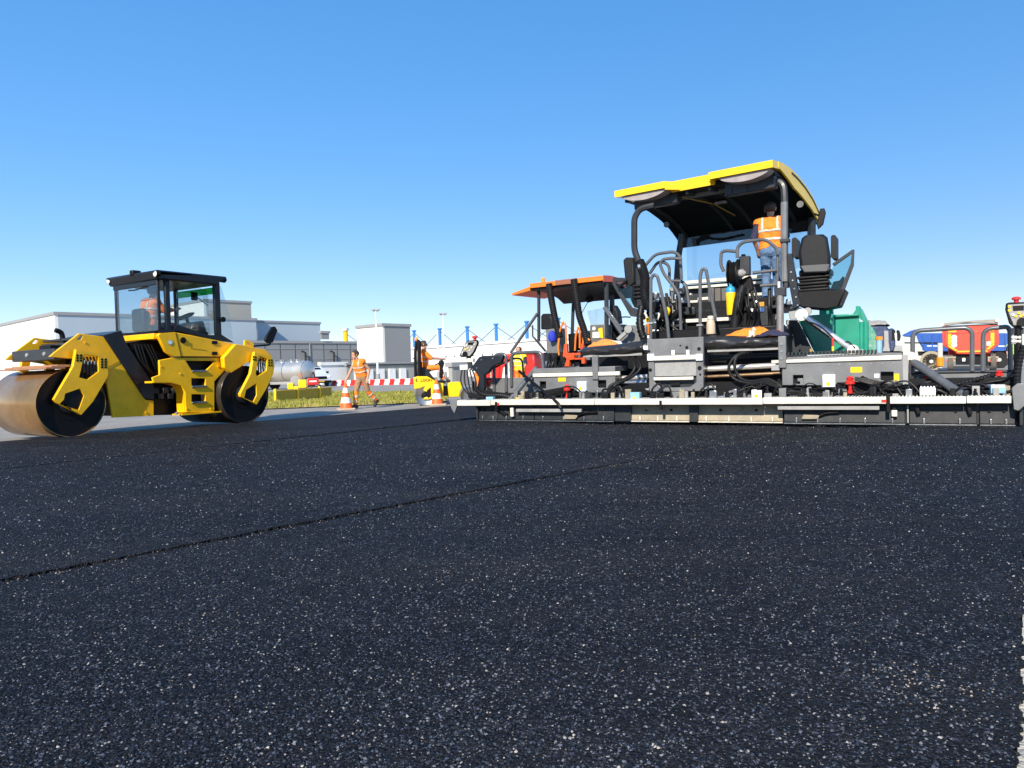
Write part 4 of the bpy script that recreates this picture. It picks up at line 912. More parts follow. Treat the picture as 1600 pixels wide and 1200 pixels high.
# small fittings lying along the deck
rnd = random.Random(21); fm = [STEEL, DGREY, BLACK, BLACK, LGREY, BLACK, DGREY, MGREY, BLACK, NAVY, TANST]
for k in range(120):
    px = rnd.uniform(790, 1575); Y = rnd.uniform(.0, .34); q = PF.y_(px, 620, Y); z = .42; w_ = rnd.uniform(.012, .038); h_ = rnd.uniform(.03, .16); mt = rnd.choice(fm)
    if rnd.random() < .5: part('fitting', mt, pv, lambda m: m.lathe([(w_, 0), (w_, h_ * .5), (w_ * .6, h_ * .55), (w_ * .6, h_), (w_ * .2, h_)], (q.x, Y, z - .01), 'z', 8))
    else: part('fitting', mt, pv, lambda m: m.box(q.x - w_ * 1.6, q.x + w_ * 1.6, Y - w_, Y + w_, z - .01, z + h_), bevel=.005)
for k in range(22):
    px = rnd.uniform(800, 1540); Y = rnd.uniform(.1, .35); a = PF.y_(px, 620, Y); ln = rnd.uniform(.15, .6)
    part('short_hose', RUBBER, pv, lambda m: m.tube(smooth_path([(a.x, Y, .43), (a.x + ln * .3, Y - .05, .43 + rnd.uniform(.06, .2)), (a.x + ln * .7, Y + .03, .43 + rnd.uniform(.04, .22)), (a.x + ln, Y, .44)], 5), rnd.choice((.010, .014, .018)), 7))
# ---- screed handrails and control panels ----
for pts in ([(1426, 583), (1426, 517), (1510, 512), (1519, 518), (1519, 580)], [(1536, 580), (1536, 514), (1574, 510.5), (1578, 516), (1579, 578)]):
    pt('handrail', TUBEG, pv, pts, .033, .74, rad=.12, n=12)
for pts in ([(772, 612), (772, 554), (791, 552.5), (791, 612)], [(799, 604), (799, 552), (846, 549.5), (849, 576)]):
    pt('handrail', TUBEG, pv, pts, .033, .74, rad=.12, n=12)
pt('handrail', BLACK, pv, [(772, 575, .74), (800, 560, .8), (816, 560, .8), (818, 590, .8)], .02, rad=.1)
def panel(outer, Y, dep, face, screen, btns, red):
    b_ = pp('control_panel', BLACK, pv, outer, Y, dep, bevel=.02)
    pp('panel_face', LGREY, b_, face, Y - .006, .008, bevel=.002); pp('panel_screen', BLACK, b_, screen, Y - .010, .006, bevel=0)
    for (x, y, c_) in btns:
        q = PF.y_(x, y, Y - .012); part('panel_button', c_, b_, lambda m: m.cyl((q.x, Y - .022, q.z), (q.x, Y - .004, q.z), .018, n=10))
    q = PF.y_(*red, Y + .05); part('stop_button', RED, b_, lambda m: m.lathe([(.03, -.03), (.03, .02), (.055, .025), (.055, .05), (.03, .065)], (q.x, Y + .05, q.z), 'z', 14))
    return b_
rb = [(1577, 479, Y_LEMON), (1577, 485, Y_LEMON), (1592, 489, Y_LEMON), (1587, 494, Y_LEMON), (1595, 494, Y_LEMON), (1583, 492, WHITE), (1600, 492, Y_LEMON), (1580, 503, BLACK)]
panel([(1572, 474), (1577, 472.5), (1612, 471.5), (1612, 510), (1583, 511), (1577, 505), (1571, 484)], .30, .06, [(1575, 476), (1610, 474), (1610, 508), (1584, 508), (1575, 486)], [(1582, 478), (1600, 477), (1600, 485), (1583, 486)], rb, (1588, 471))
q = PF.y_(1597, 503, .27); part('panel_knob', BLACK, pv, lambda m: m.cyl((q.x, .25, q.z), (q.x, .3, q.z), .06, n=18))
pt('panel_post', BLACK, pv, [(1590, 511, .36), (1591, 560, .36), (1588, 606, .36)], .05, n=10); pb('panel_bracket', DGREY, pv, 1582, 512, 1600, 522, .33, .1)
pb('small_keypad', LGREY, pv, 1580, 524, 1596, 538, .32, .05, .01)
for k in range(6): 
    q = PF.y_(1583 + 5 * (k % 3), 527 + 6 * (k // 3), .31); part('panel_button', CREAM, pv, lambda m: m.cyl((q.x, .305, q.z), (q.x, .325, q.z), .02, n=8))
coil('cable', RUBBER, pv, [pq(p) for p in ((1600, 540, .3), (1592, 570, .25), (1590, 600, .2), (1600, 640, .1))], .035, .05)
lb = [(726, 541, CREAM), (731, 544, Y_LEMON), (737, 543, WHITE), (727, 546, Y_LEMON), (734, 547, CREAM), (723, 551, WHITE), (729, 539, WHITE), (741, 538, REFL)]
panel([(717, 556), (724, 540), (729, 532.5), (745, 531), (747, 536), (741, 550), (735, 558), (720, 558)], .32, .06, [(719, 555), (726, 540), (730, 534), (744, 533), (745, 537), (739, 550), (734, 556)], [(731, 535), (741, 534.5), (740, 539), (731, 539)], lb, (742, 530))
q = PF.y_(727, 553, .30); part('panel_knob', BLACK, pv, lambda m: m.cyl((q.x, .27, q.z), (q.x, .32, q.z), .05, n=16))
pp('side_bracket', NAVY, pv, [(733, 578), (748, 558), (754, 556), (786, 555), (783, 566), (770, 572), (762, 583), (756, 586), (757, 606), (752, 618), (744, 610), (748, 590), (742, 580)], .36, .10, bevel=.015)
for (x, y) in ((738, 577), (752, 562), (770, 560), (745, 575)):
    q = PF.y_(x, y, .35); part('bolt', STEEL, pv, lambda m: m.cyl((q.x, .345, q.z), (q.x, .365, q.z), .014, n=8))
pt('panel_post', DGREY, pv, [(732, 558, .4), (736, 575, .4)], .05)
pb('white_junction', CREAM, pv, 721, 560, 739, 566, .34, .08, .01); pb('white_junction', WHITE, pv, 718, 570, 730, 578, .34, .08, .01)
for k in range(5): pt('cable', RUBBER, pv, [(722 + 4 * k, 578, .36), (720 + 6 * k, 596, .3), (728 + 4 * k, 612, .3), (742 + 3 * k, 622, .25)], .015, sm=True)
# ---- tractor body ----
tx0, tx1 = PF.y_(1012, 540, 1.4).x, PF.y_(1226, 540, 1.4).x
part('tractor_body', BLACK, pv, lambda m: m.box(tx0 + .05, tx1 - .05, 1.5, 4.6, .45, 1.62), bevel=.03)
for s in (tx0 - .02, tx1 - .33):
    tr = part('crawler_track', RUBBER, pv, lambda m: m.prism([(1.7, .12), (1.95, .0), (5.3, .0), (5.6, .15), (5.7, .45), (5.5, .72), (1.9, .72), (1.65, .45)], s, s + .33, 'x'), bevel=.05)
    for k in range(5): part('track_roller', DGREY, tr, lambda m: m.cyl((s - .01, 2.1 + .75 * k, .3), (s + .34, 2.1 + .75 * k, .3), .2, n=18))
part('platform_floor', DGREY, pv, lambda m: m.box(tx0 + .02, tx1 - .02, 2.1, 3.9, 1.95, 2.02))
pb('rear_panel', BLACK, pv, 1030, 470, 1215, 545, 2.1, .1, .01)
pb('rear_panel', DGREY, pv, 1170, 480, 1206, 520, 1.9, .08, .01)
pb('data_plate', pm('amber_plate', (.55, .28, .03), .5), pv, 1178, 472, 1194, 479, 1.88, .01, 0)
pb('data_plate', WHITE, pv, 1173, 482, 1178, 487, 1.88, .01, 0); pb('data_plate', WHITE, pv, 1180, 481, 1188, 487, 1.88, .01, 0); pb('data_plate', BLUE, pv, 1188, 480, 1194, 487, 1.88, .01, 0)
for (x0, ya, x1, yb, th_, Y) in ((1070, 439, 1202, 428, 5.0, 3.3), (1070, 448, 1202, 438, 4.0, 3.3), (1090, 465, 1202, 456, 4.5, 3.0), (1068, 499, 1146, 495, 5.5, 2.0), (1060, 516.5, 1146, 512, 6, 1.8), (1066, 470, 1090, 469, 4, 2.4), (1062, 459, 1080, 458, 3, 2.4)):
    pp('step_bar', CREAM, pv, [(x0, ya), (x1, yb), (x1, yb + th_), (x0, ya + th_)], Y, .12, bevel=.006)
pp('front_cowl', DGREY, pv, [(1066, 446), (1204, 434), (1204, 480), (1066, 490)], 3.45, .3, bevel=.02)
pp('middle_cowl', NAVY, pv, [(1060, 476), (1150, 472), (1150, 500), (1060, 504)], 2.3, .3, bevel=.02)
for k in range(3): pb('storage_rib_box', pm('grey_brown_plastic', (.11, .10, .09), .6), pv, 1106 + 10.5 * k, 450, 1115.5 + 10.5 * k, 482, 2.6, .2, .015)
pb('shelf', MGREY, pv, 1086, 482, 1136, 490, 2.2, .3); pb('shelf', DGREY, pv, 1062, 480, 1086, 492, 2.0, .3, .02)
pb('lamp_box', LGREY, pv, 1046, 449, 1052, 471, 1.9, .1, .01); pb('lamp_box', PLASTB, pv, 1046, 445, 1051, 449, 1.9, .08, .01)
# clutter of the engine bay under the left of the platform
for k in range(46):
    px = rnd.uniform(1008, 1066); py = rnd.uniform(450, 522); Y = rnd.uniform(1.7, 2.2); q = PF.y_(px, py, Y); s = rnd.uniform(.025, .09); mt = rnd.choice([BLACK, NAVY, DGREY, DGREY, MGREY, BLACK, STEEL, NAVY])
    if k % 3 == 0: part('engine_fitting', mt, pv, lambda m: m.cyl((q.x - s, Y, q.z), (q.x + s, Y + .05, q.z - .02), s * .5, n=10))
    else: part('engine_fitting', mt, pv, lambda m: m.box(q.x - s, q.x + s, Y, Y + .12, q.z - s, q.z + s * .8), bevel=.01)
for k in range(30):
    px = rnd.uniform(1145, 1250); py = rnd.uniform(462, 520); Y = rnd.uniform(1.75, 2.0); q = PF.y_(px, py, Y); s = rnd.uniform(.02, .06); mt = rnd.choice([BLACK, NAVY, DGREY, MGREY, BLACK, STEEL, LGREY])
    if k % 2 == 0: part('engine_fitting', mt, pv, lambda m: m.cyl((q.x, Y, q.z - s), (q.x + .01, Y + .02, q.z + s), s * .5, n=10))
    else: part('engine_fitting', mt, pv, lambda m: m.box(q.x - s, q.x + s, Y, Y + .08, q.z - s, q.z + s), bevel=.008)
for k in range(12):
    px = rnd.uniform(1010, 1060); Y = rnd.uniform(1.5, 1.8)
    pt('engine_hose', RUBBER, pv, [(px, 455 + rnd.uniform(0, 20), Y), (px + rnd.uniform(-10, 12), 485, Y - .1), (px + rnd.uniform(-16, 16), 505, Y), (px + rnd.uniform(-6, 16), 524, Y)], rnd.choice((.014, .02, .028)), sm=True)
for k in range(9):
    px = rnd.uniform(1150, 1215); Y = rnd.uniform(1.5, 1.8)
    pt('engine_hose', RUBBER, pv, [(px, 445 + rnd.uniform(0, 20), Y), (px + rnd.uniform(-6, 8), 480, Y - .1), (px + rnd.uniform(-10, 10), 500, Y), (px + rnd.uniform(-6, 10), 524, Y)], rnd.choice((.014, .02, .03)), sm=True)
pt('engine_hose', RUBBER, pv, [(1160, 450, 1.7), (1154, 470, 1.6), (1149, 500, 1.6), (1147, 518, 1.6)], .085, sm=True, n=14)
coil('drag_chain', BLACK, pv, [pq(p) for p in ((1003, 478, 1.2), (1000, 495, 1.15), (1001, 515, 1.1), (1006, 528, 1.1))], .06, .07)
pt('yellow_handle', Y_LEMON, pv, [(1010, 500, 1.3), (1014, 499, 1.3)], .05); pt('yellow_handle', ORANGE, pv, [(1008, 512, 1.3), (1013, 506, 1.3), (1012, 522, 1.3)], .03)
pt('white_hook', CREAM, pv, [(1001, 484, 1.2), (1008, 490, 1.2), (1011, 497, 1.2)], .02, sm=True); pt('white_hook', CREAM, pv, [(1025, 490, 1.4), (1030, 491, 1.4), (1027, 500, 1.4)], .02, sm=True)
pt('yellow_handle', Y_PAINT, pv, [(1040, 482, 1.4), (1045, 484, 1.4), (1042, 492, 1.4)], .04)
# handrails of the platform
for pts, Y in (([(1008, 415), (1024, 397), (1053, 393), (1063, 400), (1065, 437)], 1.7), ([(1065, 405), (1052, 403), (1036, 405), (1031, 412), (1037, 428), (1056, 452), (1062, 464), (1064, 516)], 1.5),
               ([(1015, 428), (1027, 410), (1037, 409), (1046, 416), (1046, 438)], 1.9), ([(1017, 530), (1017, 436), (1021, 429), (1027, 431), (1032, 450), (1042, 497), (1045, 528)], .9),
               ([(1094, 529), (1094, 430), (1097, 420.5), (1103, 420.5), (1110, 457), (1118, 496)], .9), ([(1049, 439), (1066, 439), (1073, 449), (1077, 480)], 1.8),
               ([(1131, 424), (1126, 414), (1127, 394), (1134, 391.5), (1152, 393)], 1.6), ([(1152, 403), (1152, 386), (1161, 378), (1196, 373.5), (1213, 387), (1216, 398)], 1.55),
               ([(1176, 426.5), (1214, 422)], 1.55), ([(1188, 446.5), (1214, 444.5)], 1.55), ([(1215, 398), (1214, 452)], 1.6)):
    pt('platform_rail', TUBEG, pv, pts, .030, Y, rad=.10, n=10)
for x, y in ((1094, 508), (1017, 505), (1064, 480)): 
    q = PF.y_(x, y, .9); part('rail_clamp', LGREY, pv, lambda m: m.box(q.x - .05, q.x + .05, .85, .95, q.z - .015, q.z + .015)) if x != 1064 else None
pt('mesh_ladder', TUBEG, pv, [(1050, 455, 1.7), (1053, 522, 1.6)], .02)
for k in range(4): pt('ladder_rung', LGREY, pv, [(1052, 458 + 14 * k, 1.66), (1064, 457 + 14 * k, 1.6)], .018)
# hose reel
q = PF.y_(1148, 428, 1.7)
rl = part('hose_reel', BLACK, pv, lambda m: [m.lathe([(.05, x), (.26, x), (.26, x + .02), (.05, x + .02)], (q.x, 1.7, q.z), 'x', 36) for x in (-.10, .06)])
for k in range(3): part('reel_hose', RUBBER, rl, lambda m: m.lathe([(.20, -.07 + .04 * k), (.225, -.05 + .04 * k), (.20, -.03 + .04 * k), (.15, -.05 + .04 * k), (.20, -.07 + .04 * k)], (q.x, 1.7, q.z), 'x', 36))
part('reel_hub', LGREY, rl, lambda m: m.lathe([(.07, .08), (.08, .14), (.05, .17), (.02, .2)], (q.x, 1.7, q.z), 'x', 12))
pb('reel_bracket', DGREY, pv, 1155, 400, 1171, 430, 1.75, .15, .012); pb('reel_bracket', BLACK, pv, 1158, 397, 1164, 401, 1.78, .08, .01)
pp('reel_stand', BLACK, pv, [(1150, 440), (1172, 430), (1178, 450), (1168, 458), (1166, 520), (1150, 520), (1150, 462)], 1.85, .12, bevel=.02)
# hydraulic cylinder and posts
pt('lift_cylinder', pm('grey_cylinder', (.30, .28, .27), .35, metal=.5), pv, [(1219, 462, 1.45), (1219, 521, 1.45)], .062, n=18)
pb('cylinder_head', DGREY, pv, 1211, 449, 1227, 463, 1.4, .16, .012); pt('cylinder_rod', CHROME, pv, [(1217, 452, 1.45), (1217, 440, 1.45)], .03)
# ---- canopy ----
YR = 1.45
CANO_A = R(-9)
CF = Frame(PF.o + PF.x * 3.85 + PF.y * 1.45, PF.a + CANO_A); YR = 0.0
def roofx(px, py): return CF.y_(px, py, YR).x
xa, xb, xc, xd_ = roofx(960, 300), roofx(1040, 283), roofx(1107, 268), roofx(1207, 255)
zR = CF.y_(1085, 272, YR).z - .02
prof = [(0, 0.0), (.4, .04), (.9, .04), (1.3, .0), (1.8, -.10), (2.3, -.26), (2.75, -.50)]
def roof_prof(y0, th):
    P = [(YR + y0 + (2.75 - y0) * k / 14, 0) for k in range(15)]
    def zz(yy):
        for i in range(len(prof) - 1):
            if prof[i][0] <= yy <= prof[i + 1][0] + 1e-6:
                t = (yy - prof[i][0]) / (prof[i + 1][0] - prof[i][0]); return zR + prof[i][1] * (1 - t) + prof[i + 1][1] * t
        return zR + prof[-1][1]
    top = [(y, zz(y - YR)) for y, _ in P]; bot = [(y, z - th) for y, z in top]
    return top, bot
cano = part('canopy', Y_LEMON, pv, lambda m: [m.prism(roof_prof(0, .125)[0] + list(reversed(roof_prof(0, .125)[1])), a, b, 'x') for a, b in ((xa, xb), (xc, xd_))] + [m.prism(roof_prof(.22, .2)[0] + list(reversed(roof_prof(.22, .2)[1])), xb, xc, 'x')] +
            [m.prism([(x_, y_) for x_, y_ in pl_], zR - .16, zR - .01, 'z') for pl_ in ([(xb - .02, YR + .002), (xb, YR + .002), (xb + .22, YR + .24), (xb - .02, YR + .24)], [(xc + .02, YR + .002), (xc, YR + .002), (xc - .05, YR + .24), (xc + .02, YR + .24)])], bevel=.02)
cano.location = (3.85, 1.45, 0); cano.rotation_euler.z = CANO_A
t2, b2 = roof_prof(.30, .1)
part('canopy_underside', BLACK, cano, lambda m: m.prism([(y, z - .03) for y, z in b2] + [(y, z - .12) for y, z in reversed(b2)], xa + .06, xd_ - .06, 'x'))
part('canopy_front_band', BLACK, cano, lambda m: m.box(xa + .08, xd_ - .1, YR + 2.58, YR + 2.72, zR - .84, zR - .52), bevel=.02)
for xx in (xa + .3, xb + .25, (xa + xd_) / 2 + .25, xd_ - .45):
    part('canopy_beam', DGREY, cano, lambda m: m.prism([(y, z - .12) for y, z in b2] + [(y, z - .17) for y, z in reversed(b2)], xx, xx + .06, 'x'))
part('canopy_beam', MGREY, cano, lambda m: m.box(xa + .5, xd_ - .7, YR + .62, YR + .70, zR - .25, zR - .17))
part('canopy_cable', pm('ochre', (.35, .22, .04), .6), cano, lambda m: m.tube([(xb + .1, YR + .5, zR - .24), (xb + .35, YR + 1.4, zR - .27), (xb + .5, YR + 2.1, zR - .42)], .014, 6))
part('cab_lamp', LGREY, cano, lambda m: m.box(xb + .4, xb + .62, YR + 1.3, YR + 1.42, zR - .29, zR - .25), bevel=.01)
# frosted lamps and grey housings under the rear lobes
def lens(a, b):
    n = 16; pl = [(a + (b - a) * k / n, zR - .128) for k in range(n + 1)]
    pl += [(b - (b - a) * k / n, zR - .13 - .13 * math.sin(math.pi * (k / n)) ** .6) for k in range(1, n)]
    part('canopy_lamp', LAMPP, cano, lambda m: m.prism(pl, YR + .05, YR + .3, 'y'), bevel=.01)
lens(xa + .12, xb - .02); lens(xc + .16, xd_ - .06)
part('lamp_housing', DGREY, cano, lambda m: m.box(xa + .25, xb + .06, YR + .32, YR + .5, zR - .36, zR - .14), bevel=.015)
part('lamp_housing', DGREY, cano, lambda m: m.box(xc + .16, xd_ - .08, YR + .32, YR + .5, zR - .40, zR - .14), bevel=.015)
for x in (xc + .3, (xc + xd_) / 2): part('housing_seam', BLACK, cano, lambda m: m.box(x, x + .012, YR + .315, YR + .33, zR - .38, zR - .26))
for (px, py, Y) in ((1041, 351, 1.5), (1250, 319, 1.2)):
    q = CF.y_(px, py, Y); part('ring_speaker', MGREY, cano, lambda m: m.lathe([(.045, 0), (.06, 0), (.06, .02), (.045, .02), (.045, 0)], (q.x, Y, q.z), 'y', 22))
part('canopy_side_trim', Y_LEMON, cano, lambda m: m.prism([(y, z + .002) for y, z in roof_prof(.3, .26)[0]] + [(y, z + .26 - (.10 + .2 * min(1, k_ / 5) - .06 * max(0, k_ - 9) / 5)) for k_, (y, z) in reversed(list(enumerate(roof_prof(.3, .26)[1])))], xd_ - .03, xd_ + .006, 'x'))
ml_ = part('side_vent', DGREY, cano, lambda m: m.prism([(y, z + .075) for y, z in roof_prof(1.0, .125)[1]] + [(y, z + .045) for y, z in reversed(roof_prof(1.0, .125)[1])], xd_ + .006, xd_ + .018, 'x'))
# canopy posts
pt('canopy_post', DGREY, pv, [(1022, 321, 1.75), (1000, 326, 1.72), (991, 340, 1.7), (991, 392, 1.7), (998, 408, 1.7), (998, 445, 1.7), (1000, 480, 1.7)], .062, rad=.15, n=8)
pt('canopy_post', DGREY, pv, [(1205, 281, 1.75), (1224, 286, 1.72), (1226, 310, 1.7), (1226, 400, 1.7), (1228, 450, 1.7)], .062, rad=.15, n=8)
pt('post_sleeve', MGREY, pv, [(1225, 316, 1.64), (1225, 374, 1.64)], .058, n=8); pt('post_sleeve', MGREY, pv, [(1225, 378, 1.66), (1226, 440, 1.66)], .058, n=8)
pb('post_joint', DGREY, pv, 1218, 373, 1233, 378, 1.58, .14)
pt('canopy_post', NAVY, pv, [(1066, 366, 3.75), (1060, 400, 3.75), (1056, 460, 3.75)], .07, rad=.1, n=8)
pt('canopy_post', NAVY, pv, [(1268, 340, 3.75), (1268, 400, 3.75)], .08, n=8)
pp('slanted_frame', NAVY, pv, [(1229, 396), (1237, 396), (1251, 476), (1240, 484), (1232, 440)], 1.6, .15, bevel=.012)
for k in range(5):
    q = PF.y_(1236 + 2.6 * k, 425 + 13 * k, 1.59); part('bolt', STEEL, pv, lambda m: m.cyl((q.x, 1.585, q.z), (q.x, 1.6, q.z), .014, n=8))
pp('wind_screen', GLS, pv, [(1072, 372), (1262, 345), (1262, 415), (1204, 430), (1074, 440)], 3.85, .012, bevel=0)
pt('wiper', BLACK, pv, [(1095, 369, 3.8), (1125, 374, 3.8), (1162, 366, 3.8)], .018, rad=.05, n=6); pt('wiper', BLACK, pv, [(1108, 373, 3.8), (1140, 372, 3.8)], .012, n=6)
mm = pp('wing_mirror', BLACK, pv, [(1281, 326), (1288, 325), (1290, 332), (1286, 350), (1278, 358), (1276, 350), (1279, 336)], 3.3, .08, bevel=.012)
pt('mirror_arm', BLACK, mm, [(1272, 334, 3.3), (1283, 338, 3.35)], .02)
pp('hanging_visor', DGREY, pv, [(1080, 372), (1088, 371), (1087, 384), (1083, 385)], 3.7, .04, bevel=.01)
# suction hose from the canopy post
coil('suction_hose', RUBBER, pv, [pq(p) for p in ((999, 408, 1.6), (1004, 420, 1.58), (1008, 436, 1.55), (1007, 455, 1.5), (1010, 470, 1.5), (1018, 482, 1.5), (1028, 476, 1.55))], .085, .035, 14, .010)
pt('hose_clamp', STEEL, pv, [(999, 418, 1.58), (1003, 417, 1.58)], .095, n=16)
# ---- seats and consoles ----
def rrect(x0, y0, x1, y1, r, n=5):
    out = []
    for (cx_, cy_, a0) in ((x1 - r, y0 + r, -90), (x1 - r, y1 - r, 0), (x0 + r, y1 - r, 90), (x0 + r, y0 + r, 180)):
        for k in range(n + 1):
            a = R(a0 + 90 * k / n); out.append((cx_ + r * math.cos(a), cy_ + r * math.sin(a)))
    return out
s = pp('operator_seat', SEATV, pv, [(1252, 372), (1258, 366.5), (1286, 365.5), (1292, 370), (1297, 400), (1297, 420), (1250, 423), (1247, 395)], 1.55, .16, bevel=.045)
pp('seat_hem', pm('grey_vinyl', (.085, .085, .09), .6), s, [(1250, 415), (1296, 412), (1295, 422), (1288, 425), (1256, 426)], 1.53, .18, bevel=.02)
for pl in (rrect(1237, 371, 1246, 402, 4), rrect(1298, 367, 1307, 404, 4)): pp('arm_rest', SEATV, s, pl, 1.75, .35, bevel=.02)
sq = pb('seat_cushion', SEATV, s, 1248, 420, 1298, 430, 1.7, .5, .03)
for k in range(5): pb('bellows_fold', RUBBER, s, 1245 + (k % 2) * 3, 430 + 5 * k, 1296 - (k % 2) * 3, 434.6 + 5 * k, 1.62 + .03 * (k % 2), .4, .02)
pp('console_tray', BLACK, pv, [(1243, 456), (1303, 452), (1322, 452), (1311, 478), (1285, 483), (1250, 480)], 1.6, .6, bevel=.02)
sh = pp('side_shield', DGREY, pv, [(1300, 412), (1332, 389.5), (1335, 390), (1334, 415), (1311, 476), (1288, 480), (1290, 476), (1306, 470), (1329, 412), (1331, 396), (1303, 416)], 1.65, .05, bevel=.008)
pp('shield_glass', GLSG, sh, [(1303, 416), (1331, 396), (1329, 412), (1309, 462), (1296, 455), (1296, 425)], 1.67, .01, bevel=0)
pp('console_block', BLACK, pv, [(1296, 455), (1302, 440), (1312, 438), (1316, 432), (1319, 432), (1318, 446), (1310, 456)], 1.7, .1, bevel=.012)
s2 = pp('operator_seat', SEATV, pv, [(973, 406), (978, 402), (990, 402), (992, 440), (988, 446), (977, 446)], 1.75, .3, bevel=.03)
for k in range(4): pb('bellows_fold', RUBBER, s2, 988 + (k % 2) * 2, 444 + 6 * k, 1003, 448 + 6 * k, 1.6, .3, .015)
sh2 = pp('side_shield', DGREY, pv, [(957, 433.5), (978, 434), (978, 439), (962, 440), (962, 447), (987, 480), (1001, 484), (1000, 496), (985, 494), (957, 445)], 1.65, .05, bevel=.008)
pp('shield_glass', GLSG, sh2, [(962, 440), (978, 439), (988, 450), (988, 480), (962, 447)], 1.67, .01, bevel=0)
pt('shield_strut', BLACK, pv, [(966, 450, 1.6), (980, 438, 1.6)], .03)
pp('console_tray', BLACK, pv, [(976, 446), (1003, 446), (1004, 484), (990, 480)], 1.75, .4, bevel=.02)
# small deck left of the platform with beam and disc
pp('left_arm', LGREY, pv, [(962, 529), (967, 533), (986, 515), (983, 511)], 1.0, .06, bevel=.01); q = PF.y_(982, 514, .98); part('arm_eye', LGREY, pv, lambda m: m.lathe([(.03, 0), (.075, 0), (.075, .06), (.03, .06)], (q.x, .96, q.z), 'y', 18))
pp('left_arm', TUBEG, pv, [(944, 480), (947, 479), (973, 515), (970, 518)], 2.0, .06, bevel=.01)
pp('left_side_panel', MGREY, pv, [(986, 508), (1010, 508), (1010, 540), (975, 540), (968, 532)], 1.2, .06, bevel=.01)
# ---- hopper ----
h = pp('hopper', GREEN, pv, [(1244, 494), (1301, 490), (1301, 552), (1273, 552)], 3.0, .10, bevel=.012)
pp('hopper_rib', GREEN, h, [(1246, 497), (1252, 500), (1272, 530), (1272, 540), (1268, 536)], 2.97, .03, bevel=.008)
pp('hopper_wall', GREEN, h, [(1280, 478), (1301, 474), (1303, 512), (1300, 552), (1280, 552)], 3.4, .12, bevel=.012)
pp('hopper_wall', GREEN, h, [(1300, 494), (1342, 491.5), (1344, 553), (1300, 553)], 4.0, .10, bevel=.012)
pp('hopper_rim', GREEN, h, [(1300, 492), (1342, 490), (1342, 493.5), (1300, 496)], 3.92, .10, bevel=.012)
pp('hopper_post', GREEN, h, [(1333, 490), (1337, 484), (1337, 478), (1344, 478), (1344.5, 480), (1346, 500), (1340, 494)], 4.1, .12, bevel=.012)
pp('hopper_wing', GREEN, h, [(1344, 480), (1354, 500), (1354.5, 506), (1350, 504), (1344, 496)], 4.3, .6, bevel=.012)
for x in (1345.5, 1352.5): pt('hopper_tube', GREEN, h, [(x, 503, 4.2), (x, 553, 4.2)], .06, n=14)
pp('hopper_front', pm('stained_teal', (.06, .30, .22), .5, dust=.9, scale=2.6, dustcol=(.52, .50, .38)), h, [(1355, 502), (1366, 516), (1377, 546), (1377, 553), (1355, 553)], 4.7, .1, bevel=.012)
part('hopper_floor', GREEN, h, lambda m: m.box(tx0 + .3, PF.y_(1340, 540, 4.2).x, 4.1, 6.1, .55, .62))
part('hopper_wall', GREEN, h, lambda m: m.box(tx0 - .3, tx0 - .2, 3.6, 6.1, .6, 1.85), bevel=.012)
pp('hopper_guard', DGREY, pv, [(1228, 500), (1246, 500), (1271, 552), (1228, 556)], 2.6, .1, bevel=.012)
pp('hopper_bracket', LGREY, pv, [(1232, 487), (1252, 484), (1260, 490), (1250, 499), (1234, 499)], 1.3, .08, bevel=.01)
q = PF.y_(1262, 486, 1.28); part('arm_eye', LGREY, pv, lambda m: m.lathe([(.025, 0), (.06, 0), (.06, .05), (.025, .05)], (q.x, 1.28, q.z), 'y', 18))
pt('lift_ram', CHROME, pv, [(1256, 494, 1.2), (1330, 545, .85)], .048, n=16); pt('ram_sleeve', STEEL, pv, [(1262, 498, 1.18), (1300, 524, 1.0)], .058, n=16)
for p, r_ in (((1253, 492, 1.2), .1), ((1333, 547, .85), .085)):
    q = PF.y_(*p); part('ram_eye', CREAM, pv, lambda m: m.lathe([(r_ * .5, -.05), (r_, -.04), (r_, .04), (r_ * .5, .05)], (q.x, q.y, q.z), 'y', 18))
pb('ram_foot', LGREY, pv, 1336, 546, 1350, 553, .8, .12, .01)
pt('cable', RUBBER, pv, [(1262, 503, 1.1), (1282, 510, 1.0), (1312, 536, .9), (1325, 534, .85), (1336, 544, .8)], .012, sm=True)
pb('red_lever', RED, pv, 1299.5, 528, 1303, 541, .9, .03); pb('red_lever', Y_LEMON, pv, 1299.5, 541, 1303, 550, .9, .03)
pb('yellow_post', pm('ochre', (.35, .22, .04), .6), pv, 1265, 545, 1269, 553, .9, .05); pt('amber_lamp', AMBER, pv, [(1373.5, 526, 2.5), (1373.5, 531, 2.5)], .06); pt('lamp_pole', BOXBLUE, pv, [(1373.5, 531, 2.5), (1373.5, 552, 2.5)], .05)
pt('marker_rod', CREAM, pv, [(1469, 575, .8), (1469, 536, .8)], .035); pt('marker_rod', AMBER, pv, [(1469, 572, .79), (1469, 558, .79)], .05)

